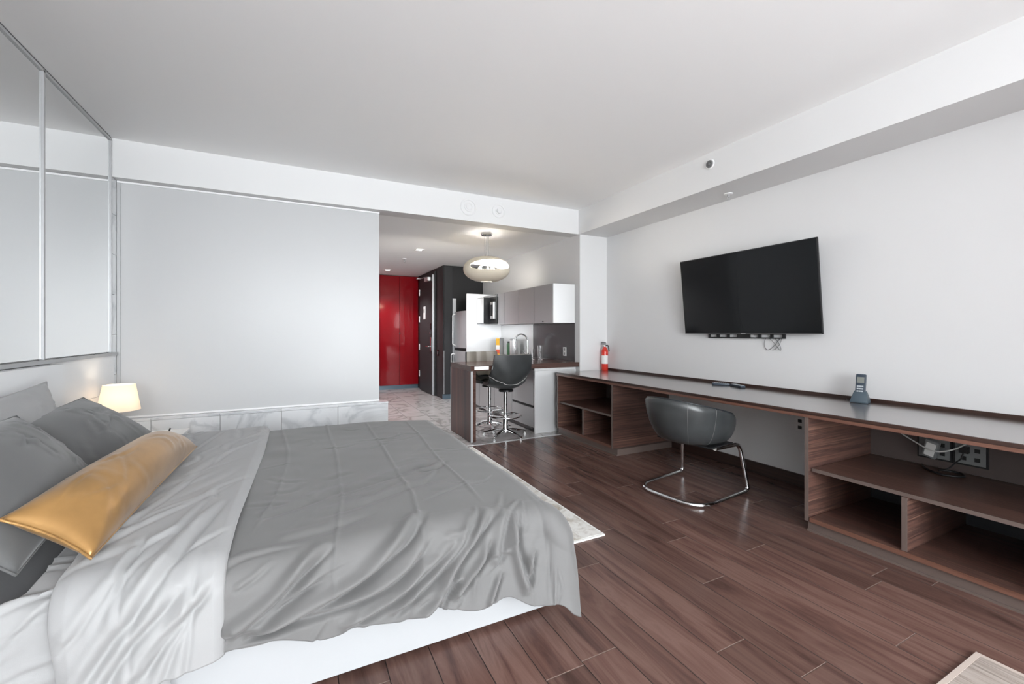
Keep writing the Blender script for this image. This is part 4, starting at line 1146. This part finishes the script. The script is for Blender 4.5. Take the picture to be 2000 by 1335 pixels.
# ---- pillows
def pillow(name, label, cat, m, c, th, group=None, seed=1, pinch=.07, seam_m=None, wr=.006, nres=44, sag=0):
    """c = four corners in order round the edge"""
    P = [Vector(p) for p in c]
    n = nres
    u = np.linspace(-1, 1, n)
    U, V = np.meshgrid(u, u)
    U2 = U * (1 - pinch * (1 - V ** 2)); V2 = V * (1 - pinch * (1 - U ** 2))
    w = [(1 - U2) * (1 - V2) / 4, (1 + U2) * (1 - V2) / 4, (1 + U2) * (1 + V2) / 4, (1 - U2) * (1 + V2) / 4]
    base = sum(w[i][..., None] * np.array(P[i]) for i in range(4))
    nr = (P[1] - P[0]).cross(P[3] - P[0]).normalized(); nr = np.array(nr)
    prof = ((1 - np.abs(U) ** 2.4) * (1 - np.abs(V) ** 2.4)) ** .55
    r1 = np.array([(P[1] - P[0]).length, (P[3] - P[0]).length])
    A_, B_ = U * r1[0] / 2, V * r1[1] / 2
    H1 = soft_noise(A_, B_, seed, 9, wr) + rnd_wrinkles(A_, B_, 16, (-r1[0] / 2, r1[0] / 2, -r1[1] / 2, r1[1] / 2), R(60), .8, .10, .35, wr * 1.2, .018, seed)
    edge = np.clip((1 - np.maximum(np.abs(U), np.abs(V))) / .15, 0, 1)
    # gathers at the ends
    H1 = H1 + wr * .6 * np.sin(B_ * 95 + 2 * np.sin(A_ * 20)) * np.exp(-((1 - np.abs(U)) * r1[0] / .09))
    top = base + nr * ((prof * th * .58 + H1 * edge)[..., None])
    bot = base - nr * ((prof * th * .42)[..., None])
    bm = bmesh.new()
    vt = [[bm.verts.new(top[i, j]) for j in range(n)] for i in range(n)]
    vb = [[vt[i][j] if i in (0, n - 1) or j in (0, n - 1) else bm.verts.new(bot[i, j]) for j in range(n)] for i in range(n)]
    for i in range(n - 1):
        for j in range(n - 1):
            bm.faces.new((vt[i][j], vt[i][j + 1], vt[i + 1][j + 1], vt[i + 1][j]))
            try: bm.faces.new((vb[i][j], vb[i + 1][j], vb[i + 1][j + 1], vb[i][j + 1]))
            except ValueError: pass
    cen = sum(P, Vector()) / 4
    root = thing(name, label, cat, tuple(cen), group)
    finish(bm, 'cover', m, root, smooth=True, angle=180)
    rim = [tuple(base[0, j]) for j in range(n)] + [tuple(base[i, -1]) for i in range(1, n)] + [tuple(base[-1, j]) for j in range(n - 2, -1, -1)] + [tuple(base[i, 0]) for i in range(n - 2, 0, -1)]
    tube('seam', seam_m or m, rim, .004, root, n=6, closed=True)
    return root
G = 'pillows along the headboard'
pillow('pillow', 'light grey pillow propped upright against the headboard', 'pillow', 'cotton_pillow',
       [(-1.17, 1.95, .545), (-1.14, 3.22, .56), (-1.205, 3.15, 1.01), (-1.225, 1.95, .96)], .24, G, 31, pinch=.085)
pillow('pillow', 'dark grey pillow leaning at the far side, next to the lamp', 'pillow', 'cotton_dark',
       [(-.82, 2.22, .575), (-.80, 3.46, .60), (-1.15, 3.42, .885), (-1.15, 2.22, .845)], .17, G, 33, pinch=.03, wr=.008)
pillow('pillow', 'dark grey pillow at the near side behind the gold cushion end', 'pillow', 'cotton_dark',
       [(-.73, 1.74, .575), (-.79, 2.52, .605), (-1.09, 2.60, .915), (-1.08, 1.66, .90)], .20, G, 35, pinch=.045, wr=.007)
pillow('lumbar_cushion', 'long gold satin lumbar cushion lying in front of the dark pillows', 'cushion', 'satin_gold',
       [(-.555, 1.70, .600), (-.520, 2.98, .625), (-.70, 2.91, .725), (-.785, 1.79, .725)], .23, None, 41, pinch=.045, wr=.003, nres=60)

# ================================================================== BEDSIDE
ns = thing('nightstand', 'low white bedside table in the corner beside the bed', 'nightstand', (-1.08, 4.05, 0))
box('body', 'trim_white', -1.34, -.835, 3.75, 4.385, .03, .455, ns, bev=.004)
box('top', 'trim_white', -1.345, -.815, 3.735, 4.405, .456, .474, ns, bev=.003)
box('drawer_front', 'trim_white', -.834, -.818, 3.76, 4.375, .25, .448, ns, bev=.003)
box('drawer_front', 'trim_white', -.834, -.818, 3.76, 4.375, .04, .245, ns, bev=.003)
box('plinth', 'alu_dark', -1.30, -.88, 3.80, 4.34, 0, .03, ns)
m, t, b = nt('lampshade'); L = t.links
tr = t.nodes.new('ShaderNodeBsdfTranslucent'); tr.inputs['Color'].default_value = (1, .92, .83, 1)
df = t.nodes.new('ShaderNodeBsdfDiffuse'); df.inputs['Color'].default_value = (.85, .82, .77, 1)
mxs = t.nodes.new('ShaderNodeMixShader'); mxs.inputs[0].default_value = .55
L.new(df.outputs[0], mxs.inputs[1]); L.new(tr.outputs[0], mxs.inputs[2]); L.new(mxs.outputs[0], t.nodes['Material Output'].inputs['Surface'])
LX, LY = -1.205, 4.18
lp = thing('table_lamp', 'small bedside lamp with a glowing cream shade on the nightstand', 'lamp', (LX, LY, .474))
lathe('base', 'trim_white', [(0, .4745), (.06, .4745), (.062, .482), (.03, .495), (.018, .52), (.026, .57), (.018, .63), (.008, .655), (0, .655)], LX, LY, lp, n=28)
lathe('stem', 'alu', [(0, .65), (.006, .65), (.006, .74), (0, .74)], LX, LY, lp, n=12)
lathe('shade', 'lampshade', [(.125, .690), (.094, .882), (.092, .882), (.123, .690)], LX, LY, lp, n=48)
lathe('bulb', 'bulb', [(0, .735), (.012, .735), (.022, .765), (.024, .785), (.015, .805), (0, .81)], LX, LY, lp, n=16)
pd = bpy.data.lights.new('lamp_bulb_light', 'POINT'); pd.energy = 1.3; pd.color = (1, .84, .66); pd.shadow_soft_size = .03
po = bpy.data.objects.new('lamp_bulb_light', pd); C.objects.link(po); po.location = (LX, LY, .79); po.parent = lp; po.matrix_parent_inverse = Matrix.Translation(-Vector((LX, LY, .474)))
tag(tube('charger_lead', 'black_plastic', smooth_path([(-1.02, 4.18, .478), (-.96, 4.23, .478), (-.925, 4.255, .482), (-.915, 4.26, .512)], .015), .006, n=8), 'short black cord end curling up from the nightstand', 'cord')
